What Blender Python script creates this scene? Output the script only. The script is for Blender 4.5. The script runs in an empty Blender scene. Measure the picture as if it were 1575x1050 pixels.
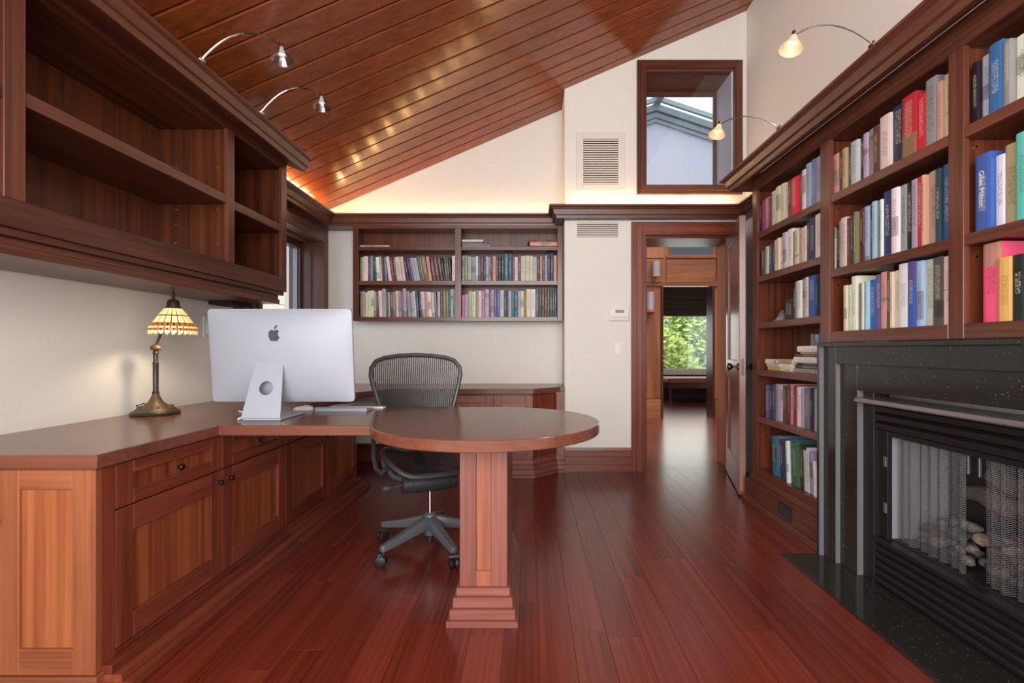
import bpy, bmesh, math, random
from mathutils import Vector, Matrix
R = math.radians
random.seed(7)
scene = bpy.context.scene
COL = scene.collection

# ------------------------------------------------------------------ camera, world, daylight, exposure
cam_d = bpy.data.cameras.new('camera'); cam = bpy.data.objects.new('camera', cam_d); COL.objects.link(cam)
F, PX, PY, H = 745.0, 815.0, 538.0, 1.06
cam_d.sensor_fit = 'HORIZONTAL'; cam_d.sensor_width = 36.0
cam_d.lens = F / 1575 * 36.0
cam_d.shift_x = (787.5 - PX) / 1575
cam_d.shift_y = (PY - 525.0) / 1575
cam_d.clip_start = 0.02; cam_d.clip_end = 200
cam.location = (0, 0, H); cam.rotation_euler = (R(90), 0, 0)
scene.camera = cam

w = bpy.data.worlds.new('World'); scene.world = w; w.use_nodes = True
bg = w.node_tree.nodes['Background']; bg.inputs[0].default_value = (0.80, 0.90, 1.0, 1); bg.inputs[1].default_value = 1.4

def area(name, loc, rot, sx, sy, power, col=(1, 1, 1), spread=None):
    d = bpy.data.lights.new(name, 'AREA'); d.shape = 'RECTANGLE'; d.size = sx; d.size_y = sy
    d.energy = power; d.color = col
    if spread: d.spread = spread
    o = bpy.data.objects.new(name, d); COL.objects.link(o); o.location = loc; o.rotation_euler = rot
    return o
# rear lamps: added fill at made-up windows; hall lamp: daylight through the hall's glazing
area('rear_fill', (-0.1, -1.80, 1.80), (R(90), 0, 0), 3.3, 2.6, 150, (1.0, 0.98, 0.96))
area('side_rear_fill', (-1.97, -0.75, 1.5), (0, R(-90), 0), 1.3, 1.7, 55, (1.0, 0.98, 0.96))  # fill lamp added to brighten the right wall and bookcase
area('daylight_hall', (3.1, 10.4, 1.25), (R(-90), 0, 0), 2.5, 1.1, 16, (0.95, 1.0, 1.0))
sun_d = bpy.data.lights.new('sun', 'SUN'); sun_d.energy = 4.2; sun_d.angle = R(50); sun_d.color = (1.0, 0.98, 0.95)
sun = bpy.data.objects.new('sun', sun_d); COL.objects.link(sun); sun.rotation_euler = (R(12), R(18), 0); sun.location = (3, 8, 12)

vs = scene.view_settings
vs.view_transform = 'Standard'; vs.look = 'None'; vs.gamma = 1.0; vs.use_curve_mapping = False
vs.exposure = 0.5
scene.cycles.max_bounces = 8
scene.cycles.diffuse_bounces = 5
scene.cycles.sample_clamp_indirect = 6.0

# ------------------------------------------------------------------ materials
def srgb(r, g, b):
    f = lambda c: (c/255/12.92) if c/255 <= .04045 else (((c/255)+.055)/1.055)**2.4
    return (f(r), f(g), f(b), 1)
MATS = {}
def newmat(name):
    m = bpy.data.materials.new(name); m.use_nodes = True; MATS[name] = m
    nt = m.node_tree; b = nt.nodes['Principled BSDF']
    return m, nt, b
def plain(name, c, rough=.5, metal=0.0, spec=.5, emit=None, estr=0, coat=0):
    m, nt, b = newmat(name)
    b.inputs['Base Color'].default_value = c; b.inputs['Roughness'].default_value = rough
    b.inputs['Metallic'].default_value = metal; b.inputs['Specular IOR Level'].default_value = spec
    if coat: b.inputs['Coat Weight'].default_value = coat; b.inputs['Coat Roughness'].default_value = .1
    if emit: b.inputs['Emission Color'].default_value = emit; b.inputs['Emission Strength'].default_value = estr
    return m
def N(nt, t, **k):
    n = nt.nodes.new(t)
    for a, v in k.items(): setattr(n, a, v)
    return n
def mth(nt, op, a, b=None, clamp=False):
    n = N(nt, 'ShaderNodeMath', operation=op, use_clamp=clamp)
    for i, v in enumerate((a, b)):
        if v is None: continue
        if isinstance(v, (int, float)): n.inputs[i].default_value = v
        else: nt.links.new(v, n.inputs[i])
    return n.outputs[0]
def wood(name, dark, light, axis='z', fine=70.0, ribbon=9.0, rough=.35, vary=.12, coat=0.0, bump=.03, spec=.5, stretch=.035, ramp=(.36, .76)):
    m, nt, b = newmat(name); L = nt.links
    tc = N(nt, 'ShaderNodeTexCoord'); oi = N(nt, 'ShaderNodeObjectInfo')
    add = N(nt, 'ShaderNodeVectorMath', operation='ADD'); sc = N(nt, 'ShaderNodeVectorMath', operation='SCALE')
    L.new(oi.outputs['Random'], sc.inputs['Scale']); sc.inputs[0].default_value = (13.1, 7.7, 5.3)
    L.new(tc.outputs['Object'], add.inputs[0]); L.new(sc.outputs[0], add.inputs[1])
    def mapped(s):
        mp = N(nt, 'ShaderNodeMapping'); v = [s, s, s]; v['xyz'.index(axis)] = s * stretch
        mp.inputs['Scale'].default_value = v; L.new(add.outputs[0], mp.inputs[0]); return mp.outputs[0]
    n1 = N(nt, 'ShaderNodeTexNoise'); n1.inputs['Scale'].default_value = 1; n1.inputs['Detail'].default_value = 2
    L.new(mapped(fine), n1.inputs['Vector'])
    n2 = N(nt, 'ShaderNodeTexNoise'); n2.inputs['Scale'].default_value = 1; n2.inputs['Detail'].default_value = 2; n2.inputs['Distortion'].default_value = .6
    L.new(mapped(ribbon), n2.inputs['Vector'])
    mixv = mth(nt, 'ADD', mth(nt, 'MULTIPLY', n1.outputs[0], .5), mth(nt, 'MULTIPLY', n2.outputs[0], .62))
    mixv = mth(nt, 'ADD', mixv, mth(nt, 'MULTIPLY', mth(nt, 'SUBTRACT', oi.outputs['Random'], .5), vary * 2))
    cr = N(nt, 'ShaderNodeValToRGB'); cr.color_ramp.elements[0].position = ramp[0]; cr.color_ramp.elements[1].position = ramp[1]
    cr.color_ramp.elements[0].color = dark; cr.color_ramp.elements[1].color = light
    L.new(mixv, cr.inputs[0]); L.new(cr.outputs[0], b.inputs['Base Color'])
    b.inputs['Roughness'].default_value = rough; b.inputs['Specular IOR Level'].default_value = spec
    if coat: b.inputs['Coat Weight'].default_value = coat; b.inputs['Coat Roughness'].default_value = .12
    bp = N(nt, 'ShaderNodeBump'); bp.inputs['Strength'].default_value = bump; bp.inputs['Distance'].default_value = .01
    L.new(n1.outputs[0], bp.inputs['Height']); L.new(bp.outputs[0], b.inputs['Normal'])
    return m
for ax in 'xyz':
    wood('wood_' + ax, srgb(64, 30, 20), srgb(112, 62, 42), ax, rough=.34, vary=.06)
    wood('panel_' + ax, srgb(56, 24, 12), srgb(112, 58, 32), ax, fine=60, ribbon=22, rough=.34, stretch=.02, vary=.06)
    wood('book_' + ax, srgb(76, 40, 29), srgb(118, 70, 53), ax, rough=.24, vary=.05)
    wood('bookpanel_' + ax, srgb(78, 34, 20), srgb(128, 68, 44), ax, fine=60, ribbon=20, rough=.34, stretch=.02, vary=.05)
    wood('case_' + ax, srgb(88, 36, 24), srgb(138, 68, 46), ax, rough=.32, vary=.06)
    wood('casepanel_' + ax, srgb(92, 39, 20), srgb(154, 82, 47), ax, fine=60, ribbon=24, rough=.34, stretch=.02, vary=.06)
    wood('top_' + ax, srgb(86, 48, 36), srgb(130, 80, 61), ax, fine=45, rough=.22, vary=.03, bump=.012, stretch=.02, ramp=(.25, .85))
    wood('ped_' + ax, srgb(108, 60, 50), srgb(146, 88, 74), ax, rough=.38, vary=.05)
    wood('end_' + ax, srgb(118, 64, 40), srgb(162, 98, 64), ax, rough=.38, vary=.05)
wood('end_panel', srgb(138, 74, 42), srgb(184, 112, 68), 'z', fine=60, ribbon=16, rough=.4, stretch=.025, vary=.05)
wood('ped_panel', srgb(128, 70, 50), srgb(164, 100, 74), 'z', rough=.4, vary=.05)
wood('floor_wood', srgb(78, 27, 18), srgb(128, 54, 38), 'y', fine=80, ribbon=22, rough=.25, vary=.10, bump=0, stretch=.015, ramp=(.26, .84))
wood('hall_floor_wood', srgb(82, 34, 24), srgb(132, 66, 48), 'y', fine=80, ribbon=22, rough=.25, vary=.10, bump=0, stretch=.015, ramp=(.26, .84))
wood('ceil_wood', srgb(96, 44, 20), srgb(156, 82, 42), 'x', fine=60, ribbon=16, rough=.2, vary=.05, bump=.006, stretch=.012, ramp=(.2, .9))
wood('hall_wood', srgb(134, 74, 44), srgb(192, 122, 80), 'z', rough=.4)
wood('hall_wood_x', srgb(134, 74, 44), srgb(192, 122, 80), 'x', rough=.4)
wood('door_wood', srgb(88, 46, 34), srgb(128, 78, 62), 'z', rough=.26, coat=.15)
plain('gap_dark', srgb(26, 10, 7), .8)

def wallmat(name, c, c2):
    m, nt, b = newmat(name); L = nt.links
    tc = N(nt, 'ShaderNodeTexCoord')
    outs = []
    for s in ((160, 160, 6), (9, 9, 190)):
        mp = N(nt, 'ShaderNodeMapping'); mp.inputs['Scale'].default_value = s; L.new(tc.outputs['Object'], mp.inputs[0])
        n = N(nt, 'ShaderNodeTexNoise'); n.inputs['Scale'].default_value = 1; n.inputs['Detail'].default_value = 2; L.new(mp.outputs[0], n.inputs['Vector']); outs.append(n.outputs[0])
    v = mth(nt, 'MULTIPLY', mth(nt, 'ADD', outs[0], outs[1]), .5)
    cr = N(nt, 'ShaderNodeValToRGB'); cr.color_ramp.elements[0].position = .3; cr.color_ramp.elements[1].position = .7
    cr.color_ramp.elements[0].color = c2; cr.color_ramp.elements[1].color = c
    L.new(v, cr.inputs[0]); L.new(cr.outputs[0], b.inputs['Base Color']); b.inputs['Roughness'].default_value = .85
    bp = N(nt, 'ShaderNodeBump'); bp.inputs['Strength'].default_value = .03; bp.inputs['Distance'].default_value = .003
    L.new(v, bp.inputs['Height']); L.new(bp.outputs[0], b.inputs['Normal'])
    return m
wallmat('wall_paper', srgb(234, 230, 222), srgb(229, 224, 215))
plain('vent_white', srgb(224, 216, 206), .6)
plain('plastic_white', srgb(232, 228, 218), .4)
plain('hall_pale', srgb(196, 196, 202), .8)
plain('hall_mould', srgb(140, 156, 156), .6)
plain('transom_glass', srgb(96, 98, 98), .2)
plain('lcd', srgb(120, 125, 112), .3)

def granite(name, c, c2, rough):
    m, nt, b = newmat(name); L = nt.links
    tc = N(nt, 'ShaderNodeTexCoord')
    vo = N(nt, 'ShaderNodeTexVoronoi'); vo.inputs['Scale'].default_value = 130; L.new(tc.outputs['Object'], vo.inputs['Vector'])
    n = N(nt, 'ShaderNodeTexNoise'); n.inputs['Scale'].default_value = 90; L.new(tc.outputs['Object'], n.inputs['Vector'])
    speck = mth(nt, 'MULTIPLY', mth(nt, 'LESS_THAN', vo.outputs['Distance'], .17), mth(nt, 'GREATER_THAN', n.outputs[0], .60))
    mx = N(nt, 'ShaderNodeMix', data_type='RGBA'); mx.inputs[6].default_value = c; mx.inputs[7].default_value = c2
    L.new(speck, mx.inputs[0]); L.new(mx.outputs[2], b.inputs['Base Color'])
    b.inputs['Roughness'].default_value = rough
    return m
granite('granite', srgb(40, 39, 37), srgb(175, 170, 160), .12)
plain('granite_edge', srgb(104, 106, 108), .5)
plain('black_metal', srgb(38, 36, 36), .36, .3)
plain('grey_metal', srgb(120, 122, 128), .35, .7)
plain('firebox_metal', srgb(150, 150, 158), .5, .2)
plain('hood_metal', srgb(150, 150, 156), .3, .8)
wood('log_bark', srgb(34, 30, 29), srgb(96, 84, 74), 'y', fine=50, rough=.9, bump=.6, stretch=.3)
for nm_, c1_, c2_ in (('stone_a', (52, 50, 50), (126, 120, 114)), ('stone_b', (38, 38, 41), (98, 97, 99)), ('stone_c', (72, 63, 56), (146, 130, 114))):
    wood(nm_, srgb(*c1_), srgb(*c2_), 'z', fine=60, ribbon=25, rough=.9, bump=.8, stretch=1.0, ramp=(.4, .75))
plain('chrome', srgb(205, 205, 208), .12, 1.0)
plain('bronze', srgb(66, 57, 50), .4, .5)
plain('bronze_gold', srgb(92, 72, 54), .5, .4)
plain('knob_metal', srgb(70, 58, 52), .3, .9)
plain('aluminium', srgb(160, 165, 175), .48, .12)
plain('screen_black', srgb(20, 20, 22), .15)
plain('logo_dark', srgb(62, 58, 60), .25)
plain('key_white', srgb(236, 236, 238), .4)
plain('tray_grey', srgb(84, 80, 82), .5)
plain('chair_frame', srgb(60, 59, 62), .42)
plain('chair_dark', srgb(46, 46, 50), .45)
plain('chair_leg', srgb(92, 94, 98), .38, .2)
plain('rubber', srgb(24, 24, 26), .5)
plain('stone_tan', srgb(214, 198, 172), .9)
plain('paper', srgb(226, 214, 190), .8)
plain('rock_grey', srgb(150, 132, 118), .8)
plain('lamp_glass', srgb(235, 200, 170), .15, emit=srgb(255, 190, 130), estr=.22)
plain('lamp_glass_off', srgb(190, 190, 196), .1, .3)
plain('bulb_on', srgb(255, 240, 220), .3, emit=srgb(255, 226, 180), estr=2.6)
plain('sconce_metal', srgb(196, 180, 174), .3, .3); plain('copper', srgb(190, 112, 86), .35, .4)
plain('bulb_cool', srgb(240, 240, 240), .2, emit=srgb(255, 244, 232), estr=.5)
plain('cove_bulb', srgb(255, 230, 190), .3, emit=srgb(255, 196, 120), estr=150)
plain('shade_cream', srgb(250, 232, 170), .4, emit=srgb(255, 214, 130), estr=.42)
plain('shade_amber', srgb(190, 110, 40), .4, emit=srgb(210, 120, 30), estr=.22)
plain('shade_pearl', srgb(245, 230, 190), .4, emit=srgb(255, 218, 140), estr=.38)
plain('lead', srgb(70, 52, 36), .5, .4)
plain('leaf_green', srgb(132, 160, 62), .7); plain('leaf_yellow', srgb(178, 194, 100), .7)
plain('bark', srgb(120, 98, 84), .9)
plain('ground_out', srgb(120, 120, 90), .95)
plain('bench_fabric', srgb(140, 92, 76), .7)
plain('blind_dark', srgb(62, 40, 32), .7)
plain('ivory', srgb(232, 226, 200), .7)

def glass(name, tint=(1, 1, 1, 1), refl=.08):
    m, nt, b = newmat(name); nt.nodes.remove(b); L = nt.links
    t = N(nt, 'ShaderNodeBsdfTransparent'); t.inputs[0].default_value = tint
    g = N(nt, 'ShaderNodeBsdfGlossy'); g.inputs['Roughness'].default_value = .02
    mx = N(nt, 'ShaderNodeMixShader'); mx.inputs[0].default_value = refl
    L.new(t.outputs[0], mx.inputs[1]); L.new(g.outputs[0], mx.inputs[2]); L.new(mx.outputs[0], nt.nodes['Material Output'].inputs[0])
glass('pane', (.97, .98, 1, 1), .06)
glass('lamp_clear', (.86, .86, .9, 1), .3)
def holes(name, c, period, duty, axes, rough=.5, metal=0):
    """a woven or punched surface: strips of material with open gaps between"""
    m, nt, b = newmat(name); L = nt.links
    b.inputs['Base Color'].default_value = c; b.inputs['Roughness'].default_value = rough; b.inputs['Metallic'].default_value = metal
    tc = N(nt, 'ShaderNodeTexCoord'); sp = N(nt, 'ShaderNodeSeparateXYZ'); L.new(tc.outputs['Object'], sp.inputs[0])
    mask = None
    for co in axes:
        v = None
        for k, i in zip(co, range(3)):
            if not k: continue
            t = mth(nt, 'MULTIPLY', sp.outputs[i], k / period)
            v = t if v is None else mth(nt, 'ADD', v, t)
        s = mth(nt, 'LESS_THAN', mth(nt, 'FRACT', mth(nt, 'ADD', v, 100.0)), duty)
        mask = s if mask is None else mth(nt, 'MAXIMUM', mask, s)
    t = N(nt, 'ShaderNodeBsdfTransparent'); mx = N(nt, 'ShaderNodeMixShader')
    L.new(mask, mx.inputs[0]); L.new(t.outputs[0], mx.inputs[1]); L.new(b.outputs[0], mx.inputs[2])
    L.new(mx.outputs[0], nt.nodes['Material Output'].inputs[0])
holes('pellicle', srgb(50, 48, 50), .0115, .68, [(1, 0, 0)])
holes('pellicle_seat', srgb(34, 34, 36), .009, .8, [(1, 0, 0)])
holes('fire_mesh', srgb(96, 94, 94), .0075, .2, [(0, .8, 1), (0, -.8, 1)], .4, .5)

# one cover material for every book: colour from the object, a band of illegible print down the spine
m, nt, b = newmat('book_cover'); L = nt.links
oi = N(nt, 'ShaderNodeObjectInfo'); tc = N(nt, 'ShaderNodeTexCoord')
sp = N(nt, 'ShaderNodeSeparateXYZ'); L.new(tc.outputs['Generated'], sp.inputs[0])
geo = N(nt, 'ShaderNodeNewGeometry')
spo = N(nt, 'ShaderNodeSeparateXYZ'); L.new(tc.outputs['Object'], spo.inputs[0])
def letters(fz, fx, off):
    cb = N(nt, 'ShaderNodeCombineXYZ')
    L.new(mth(nt, 'MULTIPLY', spo.outputs[2], fz), cb.inputs[2]); L.new(mth(nt, 'MULTIPLY', spo.outputs[0], fx), cb.inputs[0])
    L.new(mth(nt, 'ADD', mth(nt, 'MULTIPLY', oi.outputs['Random'], 40), off), cb.inputs[1])
    n = N(nt, 'ShaderNodeTexNoise'); n.inputs['Scale'].default_value = 1; n.inputs['Detail'].default_value = 1; L.new(cb.outputs[0], n.inputs['Vector'])
    return n.outputs[0]
r1 = mth(nt, 'FRACT', mth(nt, 'MULTIPLY', oi.outputs['Random'], 17.31)); r2 = mth(nt, 'FRACT', mth(nt, 'MULTIPLY', oi.outputs['Random'], 71.7))
inx = mth(nt, 'LESS_THAN', mth(nt, 'ABSOLUTE', mth(nt, 'SUBTRACT', sp.outputs[0], .5)), .24)
lo = mth(nt, 'ADD', mth(nt, 'MULTIPLY', r1, .2), .22); hi = mth(nt, 'SUBTRACT', .95, mth(nt, 'MULTIPLY', r2, .25))
inz = mth(nt, 'MULTIPLY', mth(nt, 'GREATER_THAN', sp.outputs[2], lo), mth(nt, 'LESS_THAN', sp.outputs[2], hi))
spine = mth(nt, 'LESS_THAN', spo.outputs[1], .0045)
ink = mth(nt, 'MULTIPLY', mth(nt, 'MULTIPLY', inx, inz), mth(nt, 'MULTIPLY', spine, mth(nt, 'GREATER_THAN', letters(430, 260, 0), .55)))
lum = N(nt, 'ShaderNodeRGBToBW'); L.new(oi.outputs['Color'], lum.inputs[0])
cr = N(nt, 'ShaderNodeValToRGB'); cr.color_ramp.interpolation = 'CONSTANT'
cr.color_ramp.elements[0].color = srgb(214, 202, 176); cr.color_ramp.elements[1].color = srgb(62, 50, 52); cr.color_ramp.elements[1].position = .25
L.new(lum.outputs[0], cr.inputs[0])
band = mth(nt, 'MULTIPLY', mth(nt, 'LESS_THAN', mth(nt, 'ABSOLUTE', mth(nt, 'SUBTRACT', sp.outputs[2], mth(nt, 'MULTIPLY', r2, .9))), mth(nt, 'MULTIPLY', mth(nt, 'FRACT', mth(nt, 'MULTIPLY', oi.outputs['Random'], 133.3)), .22)), mth(nt, 'MULTIPLY', spine, mth(nt, 'GREATER_THAN', r1, .55)))
mb_ = N(nt, 'ShaderNodeMix', data_type='RGBA'); L.new(band, mb_.inputs[0]); L.new(oi.outputs['Color'], mb_.inputs[6])
hs = N(nt, 'ShaderNodeHueSaturation'); hs.inputs['Hue'].default_value = .56; hs.inputs['Saturation'].default_value = .75; hs.inputs['Value'].default_value = .55; L.new(oi.outputs['Color'], hs.inputs['Color']); L.new(hs.outputs[0], mb_.inputs[7])
mi = N(nt, 'ShaderNodeMix', data_type='RGBA'); L.new(mth(nt, 'MULTIPLY', ink, .62), mi.inputs[0]); L.new(mb_.outputs[2], mi.inputs[6]); L.new(cr.outputs[0], mi.inputs[7])
L.new(mi.outputs[2], b.inputs['Base Color']); b.inputs['Roughness'].default_value = .42

# ------------------------------------------------------------------ mesh helpers
def wloc(o):
    v = Vector((0, 0, 0))
    while o is not None: v = v + o.location; o = o.parent
    return v
class MB:
    def __init__(s): s.v = []; s.f = []; s.m = []
    def add(s, vs, fs, m=0):
        k = len(s.v); s.v += [tuple(p) for p in vs]; s.f += [tuple(i + k for i in f) for f in fs]; s.m += [m] * len(fs); return s
    def box(s, x0, x1, y0, y1, z0, z1, m=0):
        x0, x1 = min(x0, x1), max(x0, x1); y0, y1 = min(y0, y1), max(y0, y1); z0, z1 = min(z0, z1), max(z0, z1)
        return s.add([(x0,y0,z0),(x1,y0,z0),(x1,y1,z0),(x0,y1,z0),(x0,y0,z1),(x1,y0,z1),(x1,y1,z1),(x0,y1,z1)],
              [(0,3,2,1),(4,5,6,7),(0,1,5,4),(1,2,6,5),(2,3,7,6),(3,0,4,7)], m)
    def obox(s, O, U, V, Nn, u0, u1, v0, v1, n0, n1, m=0):
        O, U, V, Nn = map(Vector, (O, U, V, Nn))
        P = [O + U*u + V*v + Nn*n for n in (n0, n1) for (u, v) in ((u0,v0),(u1,v0),(u1,v1),(u0,v1))]
        return s.add(P, [(0,3,2,1),(4,5,6,7),(0,1,5,4),(1,2,6,5),(2,3,7,6),(3,0,4,7)], m)
    def prism(s, poly, z0, z1, m=0, f=lambda x, y, z: (x, y, z)):
        n = len(poly); P = [f(x, y, z0) for x, y in poly] + [f(x, y, z1) for x, y in poly]
        return s.add(P, [tuple(range(n))[::-1], tuple(range(n, 2*n))] + [(i, (i+1) % n, n+(i+1) % n, n+i) for i in range(n)], m)
    def tube(s, pts, rad, seg=10, m=0, closed=False, flat=1.0):
        pts = [Vector(p) for p in pts]; n = len(pts)
        rad = rad if isinstance(rad, (list, tuple)) else [rad] * n
        up = None; rings = []
        for i, p in enumerate(pts):
            a = pts[(i-1) % n] if (i > 0 or closed) else p; c = pts[(i+1) % n] if (i < n-1 or closed) else p
            d = (c - a).normalized()
            if up is None: up = Vector((0, 0, 1)) if abs(d.z) < .9 else Vector((0, 1, 0))
            x = d.cross(up)
            if x.length < 1e-5: x = d.orthogonal()
            x.normalize(); up = x.cross(d).normalized()
            rings.append([p + (x*math.cos(t) + up*math.sin(t)*flat) * rad[i] for t in (2*math.pi*k/seg for k in range(seg))])
        P = [q for r in rings for q in r]; Fc = []
        for i in range(n if closed else n-1):
            j = (i+1) % n
            for k in range(seg): Fc.append((i*seg+k, i*seg+(k+1) % seg, j*seg+(k+1) % seg, j*seg+k))
        if not closed: Fc += [tuple(range(seg))[::-1], tuple((n-1)*seg+k for k in range(seg))]
        return s.add(P, Fc, m)
    def lathe(s, prof, seg=24, c=(0, 0, 0), axis=None, m=0):
        c = Vector(c); A = Vector(axis or (0, 0, 1)).normalized()
        U = A.orthogonal().normalized() if axis else Vector((1, 0, 0)); W = A.cross(U)
        P = []; Fc = []
        for r, z in prof:
            for k in range(seg):
                t = 2*math.pi*k/seg; P.append(c + A*z + (U*math.cos(t) + W*math.sin(t)) * max(r, 1e-4))
        for i in range(len(prof)-1):
            for k in range(seg): Fc.append((i*seg+k, i*seg+(k+1) % seg, (i+1)*seg+(k+1) % seg, (i+1)*seg+k))
        Fc += [tuple(range(seg))[::-1], tuple((len(prof)-1)*seg+k for k in range(seg))]
        return s.add(P, Fc, m)
    def sweep(s, path, prof, m=0):
        """profile (offset to the LEFT of the path's direction, z) swept along a plan path with mitred corners"""
        path = [Vector((p[0], p[1])) for p in path]; n = len(path); k = len(prof); P = []
        seg = [(path[i+1]-path[i]).normalized() for i in range(n-1)]; nor = [Vector((-d.y, d.x)) for d in seg]
        for i, p in enumerate(path):
            a = nor[max(i-1, 0)]; c = nor[min(i, n-2)]; mt = (a + c) / (1 + a.dot(c))
            for o, z in prof: q = p + mt*o; P.append((q.x, q.y, z))
        Fc = [(i*k+j, (i+1)*k+j, (i+1)*k+(j+1) % k, i*k+(j+1) % k) for i in range(n-1) for j in range(k)]
        Fc += [tuple(range(k))[::-1], tuple((n-1)*k+j for j in range(k))]
        return s.add(P, Fc, m)
    def mesh(s, name, mats, smooth=False, bevel=0, off=(0, 0, 0), segs=1):
        me = bpy.data.meshes.new(name); o = Vector(off)
        me.from_pydata([(x-o.x, y-o.y, z-o.z) for x, y, z in s.v], [], s.f)
        mats = mats if isinstance(mats, (list, tuple)) else [mats]
        for q in mats: me.materials.append(MATS[q])
        me.polygons.foreach_set('material_index', s.m)
        bm = bmesh.new(); bm.from_mesh(me)
        bmesh.ops.recalc_face_normals(bm, faces=bm.faces)
        if bevel: bmesh.ops.bevel(bm, geom=list(bm.edges), offset=bevel, segments=segs, affect='EDGES', clamp_overlap=True, profile=.5)
        bm.to_mesh(me); bm.free()
        if smooth: me.shade_smooth(); me.set_sharp_from_angle(angle=R(38))
        return me
    def build(s, name, mats, parent=None, smooth=False, bevel=0, segs=1):
        me = s.mesh(name, mats, smooth, bevel, wloc(parent) if parent else (0, 0, 0), segs)
        o = bpy.data.objects.new(name, me); COL.objects.link(o); o.parent = parent
        return o
def place(me, name, loc, parent=None, rot=(0, 0, 0)):
    o = bpy.data.objects.new(name, me); COL.objects.link(o); o.parent = parent
    o.location = Vector(loc) - (wloc(parent) if parent else Vector((0, 0, 0))); o.rotation_euler = rot; return o
def tag(o, label, cat, group=None, kind=None):
    o['label'] = label; o['category'] = cat
    if group: o['group'] = group
    if kind: o['kind'] = kind
    return o
def thing(name, label, cat, loc=(0, 0, 0), rz=0, group=None, kind=None):
    o = bpy.data.objects.new(name, None); COL.objects.link(o); o.location = loc; o.rotation_euler = (0, 0, rz)
    o.empty_display_size = .05
    return tag(o, label, cat, group, kind)
def bx(name, parent, mat, x0, x1, y0, y1, z0, z1, bevel=.0015):
    return MB().box(x0, x1, y0, y1, z0, z1).build(name, mat, parent, bevel=bevel)

# ------------------------------------------------------------------ room dimensions
XL, XR = -2.0, 1.90          # side walls
YD, YA, XJ = 4.25, 4.62, .305  # door wall, alcove wall, jog between them
YB = -1.9                    # wall behind the camera
TOP = .74                    # worktop height
CROWN = 2.30
def ceil_z(x): return 3.35 + .43 * (x - .31)

# ------------------------------------------------------------------ floor of planks
fl = thing('floor', 'dark red hardwood plank floor of the study', 'floor', kind='structure')
MB().box(XL-.2, XR+.2, YB-.1, YD+.1, -.12, -.022).build('subfloor', 'gap_dark', fl)
MB().box(XL-.2, XJ+.1, YD+.1, YA+.1, -.12, -.022).build('subfloor', 'gap_dark', fl)
PW = .127; plank_me = {}
def plank(Lh, mat='floor_wood', wd=PW):
    k = (round(Lh, 2), mat)
    if k not in plank_me:
        plank_me[k] = MB().box(0, wd-.0007, 0, k[0]-.0007, -.02, 0).mesh('plank', mat, bevel=.0006)
    return plank_me[k]
lens = [.62, .84, 1.08, 1.36, 1.62]
nx = int((XR - XL) / PW) + 1; rf = random.Random(3)
for i in range(nx):
    x = XL + i*PW; yend = YA if x < XJ else YD + .09
    y = .55 - rf.random()*.9
    MBx = None
    while y < yend - .05:
        Lh = min(rf.choice(lens), yend - y)
        if Lh < .3: Lh = yend - y
        if Lh > .05: place(plank(Lh), 'plank', (x, y, 0), fl)
        y += Lh
bx('plank_field', fl, 'floor_wood', XL, XR, YB, -.36, -.02, -.0002, 0)

# ------------------------------------------------------------------ walls
def holed(name, mat, axis, a, b, u0, u1, z0, z1, holes_, label):
    """wall slab between a and b on one axis, spanning u along the other, with rectangular openings (u0,u1,z0,z1)"""
    us = sorted({u0, u1, *[h[0] for h in holes_], *[h[1] for h in holes_]}); zs = sorted({z0, z1, *[h[2] for h in holes_], *[h[3] for h in holes_]})
    mb = MB()
    for i in range(len(us)-1):
        run = None
        for j in range(len(zs)-1):
            cu, cz = (us[i]+us[i+1])/2, (zs[j]+zs[j+1])/2
            if any(h[0] < cu < h[1] and h[2] < cz < h[3] for h in holes_): continue
            if axis == 'x': mb.box(a, b, us[i], us[i+1], zs[j], zs[j+1])
            else: mb.box(us[i], us[i+1], a, b, zs[j], zs[j+1])
    return tag(mb.build(name, mat), label, 'wall', kind='structure')
WIN1 = (3.42, 4.44, .98, 2.05)        # window in the side wall (y, y, z, z)
holed('wall_left', 'wall_paper', 'x', XL-.25, XL, YB, YA+.2, 0, 2.36, [WIN1, (-1.55, .05, .85, 2.15)], 'cream textured wall behind the desk lamp and monitor')
DOOR = (1.005, 1.735, -.02, 2.06); DX1 = 1.80     # doorway (x, x, z, z)
WIN2 = (1.013, 1.781, 2.497, 3.515)   # high window over the doorway
dw = holed('wall_back', 'wall_paper', 'y', YD, YD+.37, XJ, XR+.2, 0, 4.15, [(DOOR[0], DX1, DOOR[2], DOOR[3]), WIN2], 'cream wall with the doorway, thermostat and high window')
holed('wall_alcove', 'wall_paper', 'y', YA, YA+.25, XL-.25, XJ+.05, 0, 3.5, [], 'cream wall behind the hanging bookcase and back counter')
holed('wall_right', 'wall_paper', 'x', XR, XR+.25, YB, YD+.2, 0, 4.2, [], 'cream wall rising above the fireplace bookcase')
holed('wall_rear', 'wall_paper', 'y', YB-.25, YB, XL-.25, XR+.25, 0, 4.2, [(-1.8, 1.6, .45, 3.2)], 'cream wall with an added wide window opening behind the viewer')
w4 = thing('added_window_4', 'added wide window behind the viewer with wooden frame', 'window', (-.1, YB-.1, .45), kind='structure')  # invented window, put in to account for the room's fill light
for a_, b_ in ((-1.8, -1.72), (-.74, -.66), (.46, .54), (1.52, 1.6)): bx('mullion', w4, 'wood_z', a_, b_, YB-.15, YB-.06, .45, 3.2)
for a_, b_ in ((.45, .53), (3.12, 3.2)): bx('frame_rail', w4, 'wood_x', -1.72, 1.52, YB-.15, YB-.06, a_, b_)

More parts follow.
